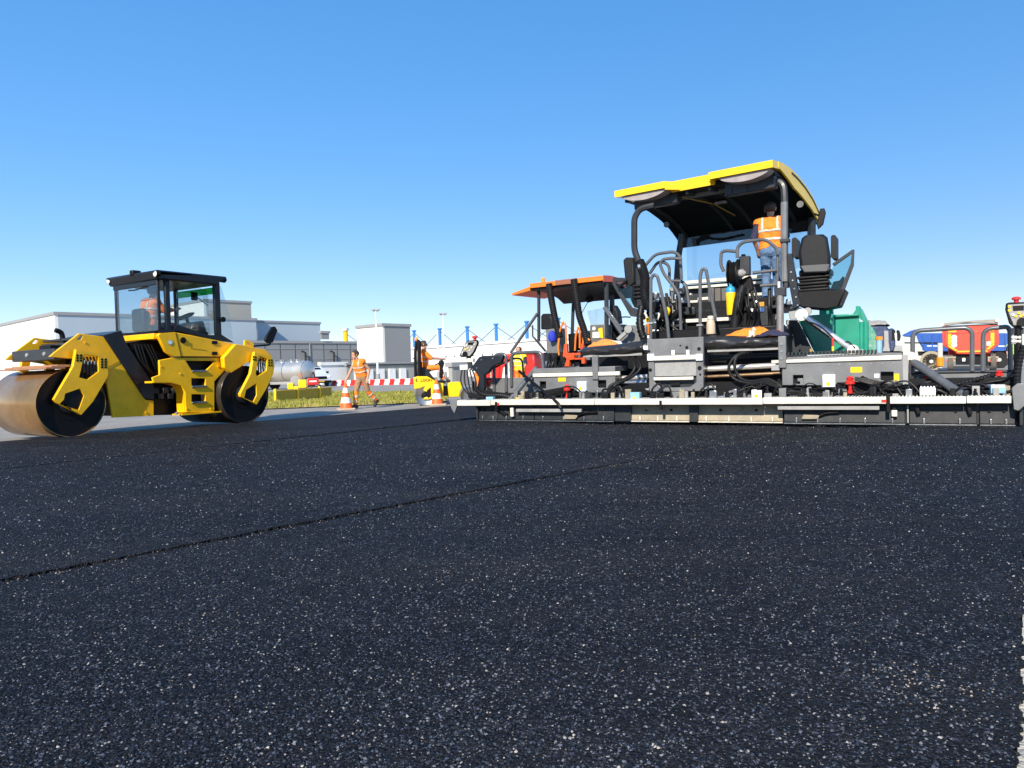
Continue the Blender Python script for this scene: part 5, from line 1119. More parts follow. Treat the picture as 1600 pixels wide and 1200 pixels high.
part('screed_housing', BLACK, scr, lambda m: m.box(PF.y_(840, 600, .5).x, PF.y_(1586, 600, .5).x, .5, .74, .2, .66))
for bx, xs_, y_ in ((bl, range(838, 960, 15), 609), (br, range(1226, 1410, 17), 571), (br, range(1400, 1412, 9), 597)):
    for x in xs_:
        q = PF.y_(x, y_ if bx is bl else y_ - (x - 1226) * .018, BF); part('bolt', STEEL, bx, lambda m: m.cyl((q.x, BF - .008, q.z), (q.x, BF + .005, q.z), .011, n=8))
for x, y in ((1015, 533), (1015, 560), (1015, 590), (1015, 606), (1095, 532), (1095, 556), (1095, 600), (1040, 609), (1075, 609)):
    q = PF.y_(x, y, .36); part('bolt', STEEL, cb, lambda m: m.cyl((q.x, .35, q.z), (q.x, .365, q.z), .012, n=8))
for k in range(26):
    px = rnd.uniform(1110, 1570); Y = rnd.uniform(.36, .48); q = PF.y_(px, rnd.uniform(600, 618), Y); s = rnd.uniform(.015, .04)
    part('fitting', rnd.choice([STEEL, DGREY, MGREY, BLACK, LGREY]), pv, lambda m: m.cyl((q.x - s * 1.5, Y, q.z), (q.x + s * 1.5, Y + .02, q.z + rnd.uniform(-.03, .03)), s * .7, n=9))
for k in range(10):
    x0 = rnd.uniform(1240, 1480); Y = rnd.uniform(.38, .46)
    pt('cable', rnd.choice([RUBBER, RUBBER, BLACK]), pv, [(x0, rnd.uniform(600, 616), Y), (x0 + 18, rnd.uniform(598, 612), Y - .03), (x0 + 42, rnd.uniform(600, 618), Y), (x0 + rnd.uniform(55, 90), rnd.uniform(604, 618), Y - .02)], rnd.choice((.008, .012, .016)), sm=True, n=7)

# ================================================================ generic pixel builders in any frame
def fbox(F, name, mat, par, x0, y0, x1, y1, Y, dep, bevel=.006):
    a, b, c, d = F.rect(x0, y0, x1, y1, Y); return part(name, mat, par, lambda m: m.box(a, b, Y, Y + dep, c, d), bevel)
def fpoly(F, name, mat, par, pts, Y, dep, holes=(), bevel=.006):
    return part(name, mat, par, lambda m: m.prism(F.poly(pts, Y), Y, Y + dep, 'y', [F.poly(h, Y) for h in holes]), bevel)
def ftube(F, name, mat, par, pts, r, Y=None, rad=.08, n=10):
    P = [F.y_(p[0], p[1], p[2] if len(p) > 2 else Y) for p in pts]; return part(name, mat, par, lambda m: m.tube(round_path(P, rad), r, n))
def wheel(F, par, px, py, r, Y, wd, rim=MGREY):
    q = F.y_(px, py, Y)
    w_ = part('wheel', RUBBER, par, lambda m: m.lathe([(r * .6, 0), (r * .93, 0), (r, wd * .15), (r, wd * .85), (r * .93, wd), (r * .6, wd)], (q.x, Y, q.z), 'y', 30))
    part('rim', rim, w_, lambda m: m.lathe([(r * .6, .01), (r * .5, .05), (r * .25, .06), (r * .2, -.01), (.01, -.01)], (q.x, Y, q.z), 'y', 20)); return w_

# ================================================================ PAVER WITH ORANGE CANOPY
o0 = at_depth(890, 560, 24); OF = Frame((o0.x, o0.y, G0), R(-36))
op = thing('orange_paver', 'smaller asphalt paver with orange canopy and two black suction ducts', 'paver', OF.o, OF.a)
def zo(x, y): return (780 + x / 7.27, 420 + y / 7.27)
def op_(name, mat, par, pts, Y, dep, bevel=.008, holes=()): return fpoly(OF, name, mat, par, [zo(*p) for p in pts], Y, dep, [[zo(*p) for p in h] for h in holes], bevel)
def ot(name, mat, par, pts, r, Y, rad=.1, n=10): return ftube(OF, name, mat, par, [zo(*p) for p in pts], r, Y, rad, n)
xs = [OF.y_(*zo(x, 180), 0).x for x in (142, 345, 640, 890, 1180)]
zt_ = [OF.y_(*zo(x, y), 0).z for x, y in ((142, 268), (345, 185), (640, 118), (890, 100), (1180, 80))]; zc = sum(zt_[1:]) / 4
def oprof(z, th): 
    tp = [(0, z), (.5, z + .03), (1.1, z), (1.7, z - .14), (2.1, z - .32)]; return tp + [(y, q - th) for y, q in reversed(tp)]
oc = part('canopy', ORANGE, op, lambda m: [m.prism(oprof(zc, .16), xs[1], xs[4], 'x')], bevel=.015)
part('canopy_wing', ORANGE, oc, lambda m: m.prism([(xs[0], zc - .26), (xs[1], zc - .10), (xs[1], zc - .24), (xs[0], zc - .34)], .0, 2.0, 'y'), bevel=.01)
part('canopy_band', pm('brown_strip', (.30, .11, .06), .5), oc, lambda m: m.box(xs[2], xs[3], -.02, .003, zc - .15, zc + .004))
part('shaded_canopy_edge', ORED, oc, lambda m: m.prism(oprof(zc + .002, .2), xs[4], xs[4] + .02, 'x'))  # redder side plate paints the canopy's shaded side
part('canopy_underside', BLACK, oc, lambda m: m.prism([(y + .08 * (y < .01), z - .162) for y, z in oprof(zc, 0)[:5]] + [(y + .08 * (y < .01), z - .26) for y, z in reversed(oprof(zc, 0)[:5])], xs[1] + .03, xs[4] - .03, 'x'))
bq = OF.y_(*zo(500, 175), .1); bc = part('beacon', AMBER, op, lambda m: m.lathe([(.07, 0), (.07, .12), (.04, .16)], (bq.x, .1, zc + .0), 'z', 16))
for pts, Y, r_ in (([(430, 240), (450, 260), (450, 640), (450, 820)], .3, .055), ([(845, 330), (835, 560), (830, 740)], 1.2, .06), ([(1215, 170), (1220, 420), (1220, 760)], .3, .075), ([(1280, 300), (1285, 640)], 1.6, .09)):
    ot('canopy_post', DGREY, op, pts, r_, Y)
for pts in ([(565, 170), (590, 330), (625, 520), (665, 690), (690, 780)], [(848, 120), (880, 330), (910, 530), (965, 700), (1005, 860)]):
    P = [OF.y_(*zo(*p), -.06) for p in pts]; coil('suction_duct', RUBBER, op, P, .105, .06, 12, .012)
ot('stay_tube', TUBEG, op, [(130, 955), (432, 510)], .05, .2); ot('stay_tube', TUBEG, op, [(1190, 440), (1395, 745)], .05, .1)
st2 = op_('operator_seat', SEATV, op, [(470, 540), (490, 510), (570, 508), (600, 560), (610, 690), (470, 690)], .4, .3, .04)
op_('operator_seat', SEATV, op, [(1245, 420), (1300, 410), (1340, 480), (1360, 620), (1260, 640)], .8, .3, .04)
op_('seat_base', BLACK, op, [(1250, 640), (1400, 630), (1420, 700), (1300, 820), (1260, 800)], .8, .4, .03)
op_('console_box', MGREY, op, [(528, 690), (665, 672), (665, 960), (540, 965)], .2, .5, .02)
op_('side_guard', DGREY, op, [(370, 640), (380, 640), (380, 760), (450, 830), (530, 930), (515, 945), (370, 770)], .15, .05)
op_('console_box', pm('brown_grey_paint', (.12, .115, .10), .5, dust=.3), op, [(1030, 640), (1200, 630), (1200, 850), (1030, 860)], .2, .5, .02)
op_('warning_sticker', Y_LEMON, op, [(1125, 680), (1170, 668), (1180, 790), (1140, 780)], .19, .008, 0); op_('warning_sticker', WHITE, op, [(1060, 720), (1150, 715), (1150, 780), (1060, 785)], .192, .006, 0)
q = OF.y_(*zo(1076, 678), .19); part('warning_sticker', WHITE, op, lambda m: m.cyl((q.x, .185, q.z), (q.x, .2, q.z), .06, n=16))
op_('control_column', BLACK, op, [(780, 740), (860, 730), (860, 940), (790, 945)], .2, .2, .02)
op_('engine_panel', DGREY, op, [(860, 740), (1030, 700), (1030, 920), (870, 930)], .6, .3, .02)
for pts in ([(680, 980), (670, 900), (690, 700), (735, 590), (755, 640), (765, 860)], [(860, 930), (870, 760), (905, 640), (915, 700), (915, 900)], [(955, 760), (955, 900)], [(990, 860), (985, 800), (1005, 795), (1030, 815)]):
    ot('orange_rail', ORANGE, op, pts, .03, -.1, .08)
for pl in ([(720, 990), (735, 860), (765, 850), (770, 960), (850, 955), (850, 1030), (780, 1040), (740, 1000)], [(850, 960), (920, 950), (930, 850), (955, 840), (955, 960), (910, 980), (850, 980)], [(765, 1020), (795, 1020), (795, 1110), (740, 1110)], [(930, 1010), (965, 1000), (970, 1075), (935, 1080)]):
    op_('orange_step', ORED, op, pl, -.15, .12, .01)
op_('orange_step', ORED, op, [(790, 1015), (940, 1010), (940, 1030), (790, 1035)], -.12, .2, .01)
part('chassis', NAVY, op, lambda m: m.box(-1.25, 1.35, .35, 4.8, .3, 1.55), bevel=.03)
for s in (-1.3, 1.05): part('crawler_track', RUBBER, op, lambda m: m.prism([(.6, .12), (.8, 0), (4.2, 0), (4.4, .15), (4.5, .4), (4.2, .65), (.9, .65), (.55, .4)], s, s + .3, 'x'), bevel=.04)
part('screed', SCREED, op, lambda m: m.box(-2.6, 2.6, -.7, .1, .05, .45), bevel=.02)
part('walkway_edge', LGREY, op, lambda m: m.box(-2.6, 2.6, -.85, -.72, .38, .46))
for k in range(34):
    px, py = zo(rnd.uniform(530, 1030), rnd.uniform(960, 1110)); Y = rnd.uniform(.05, .3); q = OF.y_(px, py, Y); s = rnd.uniform(.03, .11); mt = rnd.choice([BLACK, NAVY, DGREY, BLACK, MGREY, STEEL])
    part('engine_fitting', mt, op, lambda m: m.box(q.x - s, q.x + s, Y, Y + .1, q.z - s * .8, q.z + s * .8), bevel=.01)
for k in range(10):
    x = rnd.uniform(520, 760); ot('engine_hose', RUBBER, op, [(x, 960), (x + rnd.uniform(-40, 40), 1030), (x + rnd.uniform(-40, 60), 1120)], .03, -.02, .2)
ot('mirror_stalk', BLACK, op, [(1010, 370), (940, 500)], .012, 1.9); op_('mirror', BLACK, op, [(975, 335), (1050, 325), (1050, 370), (1000, 385), (975, 365)], 1.9, .1, .02)
ot('mirror_stalk', BLACK, op, [(1340, 560), (1420, 545), (1490, 550)], .02, 1.0); op_('front_pane', GLS, op, [(1000, 480), (1290, 420), (1290, 620), (1040, 640)], 2.0, .01, 0)
q = OF.y_(*zo(595, 765), -.02)
bag = MB(); bag.lathe([(.02, -.2), (.1, -.17), (.14, -.08), (.13, .05), (.09, .14), (.03, .18)], (0, 0, 0), 'z', 14)
o = bag.build('blue_bag', pm('blue_cloth', (.01, .03, .42), .7, bump=.5, bscale=12)); o.location = OF.o + OF.x * q.x + OF.y * (.02) + Vector((0, 0, q.z)); o.scale = (1, .6, 1)
tag(o, 'small blue cloth bag hanging on the orange canopy paver', 'bag')

# ================================================================ SMALL TANDEM ROLLER
s0 = ground(664, 631); SF = Frame((s0.x, s0.y, G0), R(8))
sr = thing('small_roller', 'small yellow open tandem roller with folded black roll bar', 'road roller', SF.o, SF.a)
def zs(x, y): return (640 + x / 10, 520 + y / 10)
def sp(name, mat, par, pts, Y, dep, bevel=.01, holes=()): return fpoly(SF, name, mat, par, [zs(*p) for p in pts], Y, dep, [[zs(*p) for p in h] for h in holes], bevel)
def st3(name, mat, par, pts, r, Y, rad=.08): return ftube(SF, name, mat, par, [zs(*p) for p in pts], r, Y, rad, 10)
sp('rear_body', Y_LEMON, sr, [(62, 700), (130, 680), (275, 680), (420, 762), (470, 775), (470, 850), (400, 860), (330, 800), (250, 830), (160, 870), (72, 880)], 0, 1.15, .02)
sp('side_skirt', Y_LEMON, sr, [(440, 790), (528, 780), (528, 1000), (460, 1010), (440, 940)], .05, 1.0, .015)
sp('drum_arm', Y_LEMON, sr, [(215, 900), (245, 830), (300, 800), (400, 810), (440, 930), (430, 1000), (300, 1040), (215, 1040), (225, 1015), (280, 1000), (270, 920)], -.05, .06, .01)
for (px, nm) in ((664, 0), (736, 1)):
    q = SF.y_(px, 618, 0); rr = q.z
    d_ = part('drum', pm('polished_drum', (.45, .42, .38), .3, metal=.9, dust=.3), sr, lambda m: m.lathe([(rr * .86, .02), (rr * .97, 0), (rr, .02), (rr, 1.13), (rr * .97, 1.15), (rr * .86, 1.13)], (q.x, 0, rr), 'y', 48))
    part('end_plate', BLACK, d_, lambda m: m.lathe([(rr * .88, .06), (rr * .4, .05), (rr * .35, .0), (.02, -.01)], (q.x, 0, rr), 'y', 32))
sp('hydraulic_block', BLACK, sr, [(270, 900), (330, 850), (335, 990), (290, 1020), (265, 990)], -.07, .04)
sp('front_hood', Y_LEMON, sr, [(592, 790), (640, 772), (810, 765), (832, 850), (800, 905), (780, 1000), (615, 1005), (605, 900)], .05, 1.05, .03)
sp('articulation', DGREY, sr, [(520, 830), (600, 830), (600, 985), (520, 985)], .35, .4); sp('platform', BLACK, sr, [(380, 755), (560, 745), (560, 775), (400, 775)], .02, 1.1)
sp('seat_base', NAVY, sr, [(165, 540), (260, 545), (330, 640), (410, 745), (390, 750), (280, 682), (165, 682)], .3, .5, .02)
sp('seat', SEATV, sr, [(150, 440), (185, 430), (190, 560), (330, 570), (335, 610), (155, 610)], .35, .45, .03)
rb_ = st3('roll_bar', BLACK, sr, [(150, 680), (150, 150), (155, 125)], .06, .1); st3('roll_bar', BLACK, sr, [(95, 690), (90, 300), (110, 130)], .05, 1.0); st3('roll_bar_top', BLACK, sr, [(110, 135), (158, 128)], .05, .5)
sp('roll_bar_cover', BLACK, sr, [(132, 130), (160, 120), (178, 150), (170, 320), (140, 330), (135, 250)], .05, .12, .02)
bq = SF.y_(*zs(104, 100), .6); part('beacon', AMBER, sr, lambda m: m.lathe([(.05, -.05), (.055, .03), (.03, .07)], (bq.x, .6, bq.z), 'z', 14))
sp('steering_console', BLACK, sr, [(450, 480), (480, 420), (530, 430), (545, 480), (520, 560), (520, 700), (470, 710), (470, 530)], .35, .4, .03)
q = SF.y_(*zs(440, 490), .55); part('steering_wheel', BLACK, sr, lambda m: m.lathe([(.15, 0), (.17, .015), (.15, .03), (.14, .015), (.15, 0)], (q.x, .55, q.z), 'z', 24, Matrix.Rotation(R(-25), 4, 'Y')))
sp('foot_plate', LGREY, sr, [(530, 720), (570, 720), (575, 790), (540, 800)], .1, .5)
for s_, x, sz in (('LSION', 262, .125), ('E', 108, .13)):
    q = SF.y_(*zs(x, 742), -.004); text_mesh('lettering', s_, BLACK, sr, Matrix.Translation((q.x, -.012, q.z)) @ Matrix.Rotation(R(90), 4, 'X'), sz)

# ================================================================ CONES
def cone(px, py, label, h=.78):
    g = ground(px, py, G0); t = thing('traffic_cone', label, 'traffic cone', (g.x, g.y, G0 + .001), R(20), 'traffic cones')
    part('base', pm('cone_base', (.50, .40, .30), .8, dust=.4), t, lambda m: m.prism([(-.25, -.21), (-.21, -.25), (.21, -.25), (.25, -.21), (.25, .21), (.21, .25), (-.21, .25), (-.25, .21)], 0, .05, 'z'), bevel=.012)
    rr = lambda z: .185 - .15 * z
    zz = [.05, .2, .36, .49, .63, h]; k = .185
    for i in range(5):
        a, b = zz[i], zz[i + 1]; ra, rb2 = .19 - .155 * (a / h), .19 - .155 * (b / h)
        cm = pm('cone_orange', (.90, .13, .02), .5, dust=.12) if i % 2 == 0 else pm('cone_white', (.82, .80, .76), .45, dust=.15)
        part('band', cm, t, lambda m: m.lathe([(ra, a), (rb2, b)] + ([(rb2 * .6, b), (rb2 * .5, b - .05)] if i == 4 else []), (0, 0, 0), 'z', 28))
    return t
cone(541, 640.5, 'striped traffic cone held at its tip by the walking worker'); cone(683, 633.5, 'striped traffic cone standing beside the small roller')

# ================================================================ TANKER, PICKUP, GENERATOR, YELLOW BARRIERS
tk0 = at_depth(483, 580, 52); TF = Frame((tk0.x, tk0.y, G0), R(-160))
tk = thing('tank_trailer', 'polished silver tank trailer with domed end behind the verge', 'tanker', TF.o, R(0))
ax = Vector((-1, .42, 0)).normalized(); rT = .72; zc_ = tk0.z - G0 + .02
MX = Matrix(((ax.x, -ax.y, 0), (ax.y, ax.x, 0), (0, 0, 1))).to_4x4()
def tpart(name, mat, fn, par=None, bevel=0):
    m = MB(); fn(m); m.v = [tuple(MX @ Vector(v)) for v in m.v]; return m.build(name, mat, par or tk, bevel)
TANKM = pm('polished_tank', (.66, .63, .57), .36, metal=.75, var=.1, scale=1)
tb = tpart('tank', TANKM, lambda m: m.lathe([(.02, -.22), (.3, -.19), (.55, -.1), (rT, .04), (rT, 6.5), (.5, 6.75), (.02, 6.85)], (0, 0, zc_), 'x', 40))
for x in (.1, 1.8, 3.6, 5.2): tpart('tank_band', STEEL, lambda m: m.lathe([(rT, x), (rT + .02, x), (rT + .02, x + .06), (rT, x + .06)], (0, 0, zc_), 'x', 40), tb)
for x in (1.0, 1.5, 2.4, 3.2): tpart('hatch', STEEL, lambda m: m.cyl((x, 0, zc_ + rT - .02), (x, 0, zc_ + rT + .14), .16, n=14))
tpart('top_rail', LGREY, lambda m: m.tube([(.6, -.3, zc_ + rT + .05), (5, -.3, zc_ + rT + .05)], .02))
tpart('chassis', LGREY, lambda m: m.box(.2, 6.5, -.4, .4, zc_ - rT - .18, zc_ - rT + .02)); tpart('pipe_box', NAVY, lambda m: m.box(-.15, .3, -.35, .45, zc_ - rT - .35, zc_ - rT + .25), None, .02)
tpart('end_pipe', BLACK, lambda m: m.tube([(-.2, -.2, zc_ - .1), (-.3, -.2, zc_ - .3), (-.3, -.2, zc_ - rT)], .05))
for x in (3.6, 4.9): 
    for y in (-.75, .45): tpart('wheel', RUBBER, lambda m: m.lathe([(.1, y), (.42, y), (.45, y + .05), (.45, y + .25), (.42, y + .3), (.1, y + .3)], (x, 0, .45), 'y', 24))
for y in (-.4, .4): tpart('support_leg', CREAM, lambda m: m.box(1.0, 1.12, y - .06, y + .06, 0, zc_ - rT))
# pickup seen from the front
k0 = at_depth(501, 590, 60); KF = Frame((k0.x, k0.y, G0), R(40))
pk = thing('pickup_van', 'white van with dark grille parked behind the red generator', 'van', KF.o, KF.a)
PKB = pm('van_white', (.70, .74, .80), .3, coat=.5)
part('body', PKB, pk, lambda m: (m.prism([(.0, .35), (-.1, .55), (-.06, .95), (.7, 1.1), (1.5, 1.6), (1.7, 1.62), (3.8, 1.58), (4.2, 1.0), (4.2, .35)], -.88, .88, 'x')), bevel=.06)
part('windscreen', NAVY, pk, lambda m: m.add([(-.72, .80, 1.13), (.72, .80, 1.13), (.62, 1.42, 1.57), (-.62, 1.42, 1.57)], [(0, 1, 2, 3)]))
part('grille', BLACK, pk, lambda m: m.box(-.5, .5, -.13, -.05, .62, .84), bevel=.02); part('bumper', BLACK, pk, lambda m: m.box(-.88, .88, -.16, .1, .3, .5), bevel=.04)
for s in (-1, 1):
    part('headlight', LAMPW, pk, lambda m: m.box(s * .68 - .15, s * .68 + .15, -.11, -.02, .70, .86), bevel=.03)
    part('number_plate', Y_PAINT, pk, lambda m: m.box(-.25, .25, -.175, -.16, .4, .48)) if s == 1 else None
    for y in (.75, 3.3): part('wheel', RUBBER, pk, lambda m: m.lathe([(.1, s * .9 - .1), (.33, s * .9 - .1), (.34, s * .9), (.33, s * .9 + .05), (.1, s * .9 + .05)], (0, y, .34), 'x', 22))
    part('wing_mirror', BLACK, pk, lambda m: m.box(s * 1.0 - .1, s * 1.0 + .1, .75, .85, 1.08, 1.25), bevel=.02)
g0 = at_depth(489, 600, 42); GF = Frame((g0.x, g0.y, G0), R(15))
gn = thing('generator_trailer', 'red box generator on a small wheeled trailer', 'generator', GF.o, GF.a)
part('housing', RED, gn, lambda m: m.box(-.32, .32, -.3, .9, .42, .82), bevel=.04); part('drawbar', DGREY, gn, lambda m: m.tube([(-.1, -.3, .4), (-.5, -.6, .3)], .04)); part('lettering_strip', WHITE, gn, lambda m: m.box(-.2, .2, -.312, -.302, .6, .68))
for s in (-1, 1): part('wheel', RUBBER, gn, lambda m: m.lathe([(.05, s * .38 - .06), (.21, s * .38 - .06), (.22, s * .38), (.21, s * .38 + .06), (.05, s * .38 + .06)], (0, .1, .22), 'x', 20))
part('stand', LGREY, gn, lambda m: m.cyl((-.1, -.2, 0), (-.1, -.2, .45), .03))
y0 = at_depth(464, 610, 38); yc = thing('plate_cart', 'small yellow machine cart with grey drum under the tanker', 'machine', (y0.x, y0.y, G0), R(10))
for (x0, x1, z0, z1) in ((-.45, -.15, .3, .62), (-.15, .15, .12, .45), (.1, .5, .35, .78)): part('yellow_panel', Y_LEMON, yc, lambda m: m.box(x0, x1, -.2, .5, z0, z1), bevel=.03)
part('grey_drum', LGREY, yc, lambda m: m.lathe([(.02, 0), (.25, .02), (.25, .5), (.02, .52)], (-.05, -.1, .75), 'y', 20)); part('mast', ORANGE, yc, lambda m: m.box(.12, .2, 0, .1, .3, 1.1)); part('base', CREAM, yc, lambda m: m.box(-.5, .5, -.15, .55, .0, .12))
a_ = ground(431, 630, G0); b_ = ground(519, 622, G0)
zpan = [0, .36, .76, 1.0]
for i in range(3):
    p = a_.lerp(b_, zpan[i]); q = a_.lerp(b_, zpan[i + 1]); d = q - p
    t = thing('yellow_barrier', ('low yellow steel barrier panel ' + ('beside the roller drum', 'under the silver tanker end', 'at the edge of the green grass')[i]), 'barrier', (p.x, p.y, G0), math.atan2(d.y, d.x), 'low yellow barrier panels')
    part('panel', pm('ochre_yellow_paint', (.42, .31, .01), .5, dust=.25), t, lambda m: m.box(.05, d.length - .02, 0, .04, .06, .44), bevel=.01)
    part('top_edge', Y_LEMON, t, lambda m: m.box(.05, d.length - .02, -.03, .07, .443, .48)); part('post', Y_LEMON, t, lambda m: m.box(-.04, .045, -.04, .05, 0, .54), bevel=.01)
    part('foot', Y_LEMON, t, lambda m: m.box(-.06, .06, -.2, .25, 0, .04))

# ================================================================ TRUCKS BEHIND THE SCREED
def zt(x, y): return (1360 + x / 6.667, 450 + y / 6.667)
u0 = at_depth(1517, 575, 44); UF = Frame((u0.x, u0.y, G0), R(-31))
ru_ = thing('tipper_truck', 'orange red tipper truck showing its tailgate with yellow chevrons', 'truck', UF.o, UF.a)
def up(name, mat, par, pts, Y, dep, bevel=.01, holes=()): return fpoly(UF, name, mat, par, [zt(*p) for p in pts], Y, dep, [[zt(*p) for p in h] for h in holes], bevel)
tg = [(745, 400), (1335, 385), (1342, 580), (1240, 672), (1170, 690), (905, 690), (870, 660), (752, 600)]
tbd = up('tipper_body', REDTRUCK, ru_, tg, .06, 5.0, .04); up('tailgate', REDTRUCK, ru_, [(770, 420), (1312, 408), (1318, 570), (1230, 652), (920, 668), (880, 645), (775, 590)], 0, .06, .02)
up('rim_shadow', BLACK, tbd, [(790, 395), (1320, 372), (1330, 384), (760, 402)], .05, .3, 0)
up('tarp_roll', pm('grey_tarp', (.30, .28, .25), .8, bump=.4, bscale=5), ru_, [(735, 370), (900, 352), (1100, 335), (1320, 325), (1330, 375), (1100, 365), (900, 375), (745, 400)], .1, .5, .05)
for x, y in ((743, 380), (1318, 335)): up('corner_lamp', CREAM, ru_, [(x - 18, y - 20), (x + 18, y - 20), (x + 18, y + 20), (x - 18, y + 20)], .0, .1, .02)
CHV = pm('chevron_orange', (.90, .42, .02), .45)
for pl in ([(808, 470), (842, 470), (842, 600), (808, 585)], [(808, 590), (842, 605), (910, 650), (890, 660), (810, 612)], [(1252, 445), (1292, 440), (1292, 570), (1252, 590)], [(1292, 575), (1250, 595), (1205, 640), (1235, 640), (1294, 590)], [(900, 655), (1220, 648), (1220, 665), (905, 672)], [(808, 445), (895, 440), (895, 462), (808, 468)], [(1180, 445), (1292, 440), (1292, 460), (1180, 463)]):
    up('chevron', CHV, tbd, pl, -.012, .008, 0)
for y in (515, 552, 592):
    q = UF.y_(*zt(873, y), -.012); part('ring_mark', WHITE, tbd, lambda m: m.lathe([(.07, 0), (.15, 0), (.15, .008), (.07, .008), (.07, 0)], (q.x, -.014, q.z), 'y', 20))
up('square_mark', WHITE, tbd, [(1210, 560), (1250, 555), (1250, 598), (1212, 600)], -.02, .008, 0)
up('tailgate_rib', REDTRUCK, tbd, [(1040, 415), (1060, 415), (1060, 660), (1040, 660)], -.04, .05); up('tailgate_rib', REDTRUCK, tbd, [(800, 462), (1300, 450), (1300, 462), (800, 475)], -.03, .04)
for x0, x1 in ((782, 885), (1232, 1332)):
    xa_, xb_ = UF.y_(*zt(x0, 760), .3).x, UF.y_(*zt(x1, 760), .3).x
    for Yw in (.35, 1.75): 
        wl = part('wheel', pm('dusty_tyre', (.10, .085, .07), .85, dust=.5), ru_, lambda m: m.lathe([(.2, xa_ + .1), (.5, xa_ + .1), (.53, xa_ + .16), (.53, xb_ - .16), (.5, xb_ - .1), (.2, xb_ - .1)], (0, Yw + .2, .53), 'x', 24))
    up('mudguard', TANST, ru_, [(x0 - 10, 715), (x1 + 5, 712), (x1 + 5, 735), (x0 - 10, 738)], .15, .8); up('tail_light', TANST, ru_, [(x0, 745), (x1, 742), (x1, 770), (x0, 772)], .1, .3)
up('chassis', BLACK, ru_, [(890, 690), (1225, 690), (1225, 800), (890, 800)], .3, 5.5); up('rear_bar', DGREY, ru_, [(800, 815), (1320, 810), (1320, 840), (800, 845)], .1, .15)
up('tow_lamp', WHITE, ru_, [(955, 730), (990, 728), (990, 765), (955, 768)], .2, .1, .03)
part('cab', RED, ru_, lambda m: m.box(-1.2, 1.2, 5.6, 7.4, .7, 2.9), bevel=.1)
# blue tipper, side on, behind the red one
v0 = at_depth(1490, 575, 54); VF = Frame((v0.x, v0.y, G0), R(-30))
bt = thing('tipper_truck', 'bright blue tipper truck standing side on behind the red tailgate', 'truck', VF.o, VF.a)
def vp(name, mat, par, pts, Y, dep, bevel=.01, holes=()): return fpoly(VF, name, mat, par, [zt(*p) for p in pts], Y, dep, [], bevel)
bb = vp('tipper_body', BLUE, bt, [(470, 470), (760, 470), (1420, 470), (1465, 520), (1460, 655), (560, 660), (500, 560)], 0, 2.3, .05)
vp('spoiler', BLUE, bt, [(330, 490), (420, 445), (470, 430), (480, 480), (440, 510), (340, 500)], .1, 2.1, .03)
vp('body_band', WHITE, bb, [(590, 598), (740, 600), (740, 610), (590, 608)], -.01, .008, 0); vp('body_band', WHITE, bb, [(1330, 600), (1420, 600), (1420, 610), (1330, 610)], -.01, .008, 0)
for x in (540, 640, 720, 1400): vp('body_rib', BLUE, bb, [(x, 480), (x + 12, 480), (x + 12, 650), (x, 650)], -.05, .06)
vp('chassis', BLACK, bt, [(490, 660), (1460, 655), (1460, 700), (500, 705)], .3, 1.7); vp('side_bar', BLACK, bt, [(355, 565), (700, 565), (700, 578), (355, 578)], -.05, .04)
wheel(VF, bt, *zt(635, 765), .62, .0, .35, CREAM); wheel(VF, bt, *zt(1345, 748), .6, .0, .35, CREAM); wheel(VF, bt, *zt(1240, 750), .6, .0, .35, CREAM)
part('mudguard', TANST, bt, lambda m: m.lathe([(.72, 0), (.76, 0), (.76, .4), (.72, .4)], (VF.y_(*zt(635, 765), 0).x, 0, VF.y_(*zt(635, 765), 0).z + .02), 'y', 24)); vp('tool_box', CREAM, bt, [(470, 710), (540, 710), (540, 790), (470, 790)], .1, .5)
# dark blue loaded truck
n0 = at_depth(1380, 575, 40); NF = Frame((n0.x, n0.y, G0), R(-20))
dk = thing('dump_truck', 'dark blue truck with a grey tarpaulin over its load beside the green hopper', 'truck', NF.o, NF.a)
def np_(name, mat, par, pts, Y, dep, bevel=.01): return fpoly(NF, name, mat, par, [zt(*p) for p in pts], Y, dep, [], bevel)
np_('load_body', DBLUE, dk, [(-60, 400), (170, 395), (195, 430), (215, 600), (170, 660), (-60, 660)], .3, 3, .05)
tpm = MB(); n_ = 18
xa_ = NF.y_(*zt(-70, 400), .3).x; xb_ = NF.y_(*zt(205, 400), .3).x; zb_ = NF.y_(*zt(60, 402), .3).z
for i in range(n_ + 1):
    for j in range(9):
        x = xa_ + (xb_ - xa_) * i / n_; y = .2 + 3.0 * j / 8; e = min(1, min(i, n_ - i) / 2.5, (min(j, 8 - j) + .4) / 1.4)
        tpm.v.append((x, y, zb_ + e * (.34 + .12 * noise.noise(Vector((x * 2.1, y * 1.5, 1))) + .06 * noise.noise(Vector((x * 6, y * 5, 7))))))
for i in range(n_):
    for j in range(8): tpm.f.append((i * 9 + j, (i + 1) * 9 + j, (i + 1) * 9 + j + 1, i * 9 + j + 1))
tpm.build('tarpaulin', pm('grey_tarp', (.30, .28, .25), .8), dk)
np_('cab', DBLUE, dk, [(170, 440), (225, 415), (262, 440), (262, 600), (235, 660), (170, 660)], .6, 2.2, .06); np_('cab_window', BLACK, dk, [(222, 430), (256, 445), (256, 540), (222, 550)], .58, .03, 0)
np_('pale_mast', LGREY, dk, [(142, 445), (188, 445), (190, 560), (205, 660), (125, 660), (145, 600)], .2, .15, .02)
np_('wing_mirror', BLACK, dk, [(272, 450), (285, 435), (305, 445), (318, 500), (308, 548), (285, 555), (276, 520)], .5, .1, .03); np_('mirror_face', WHITE, dk, [(252, 470), (275, 468), (278, 530), (258, 540)], .49, .05, .01)
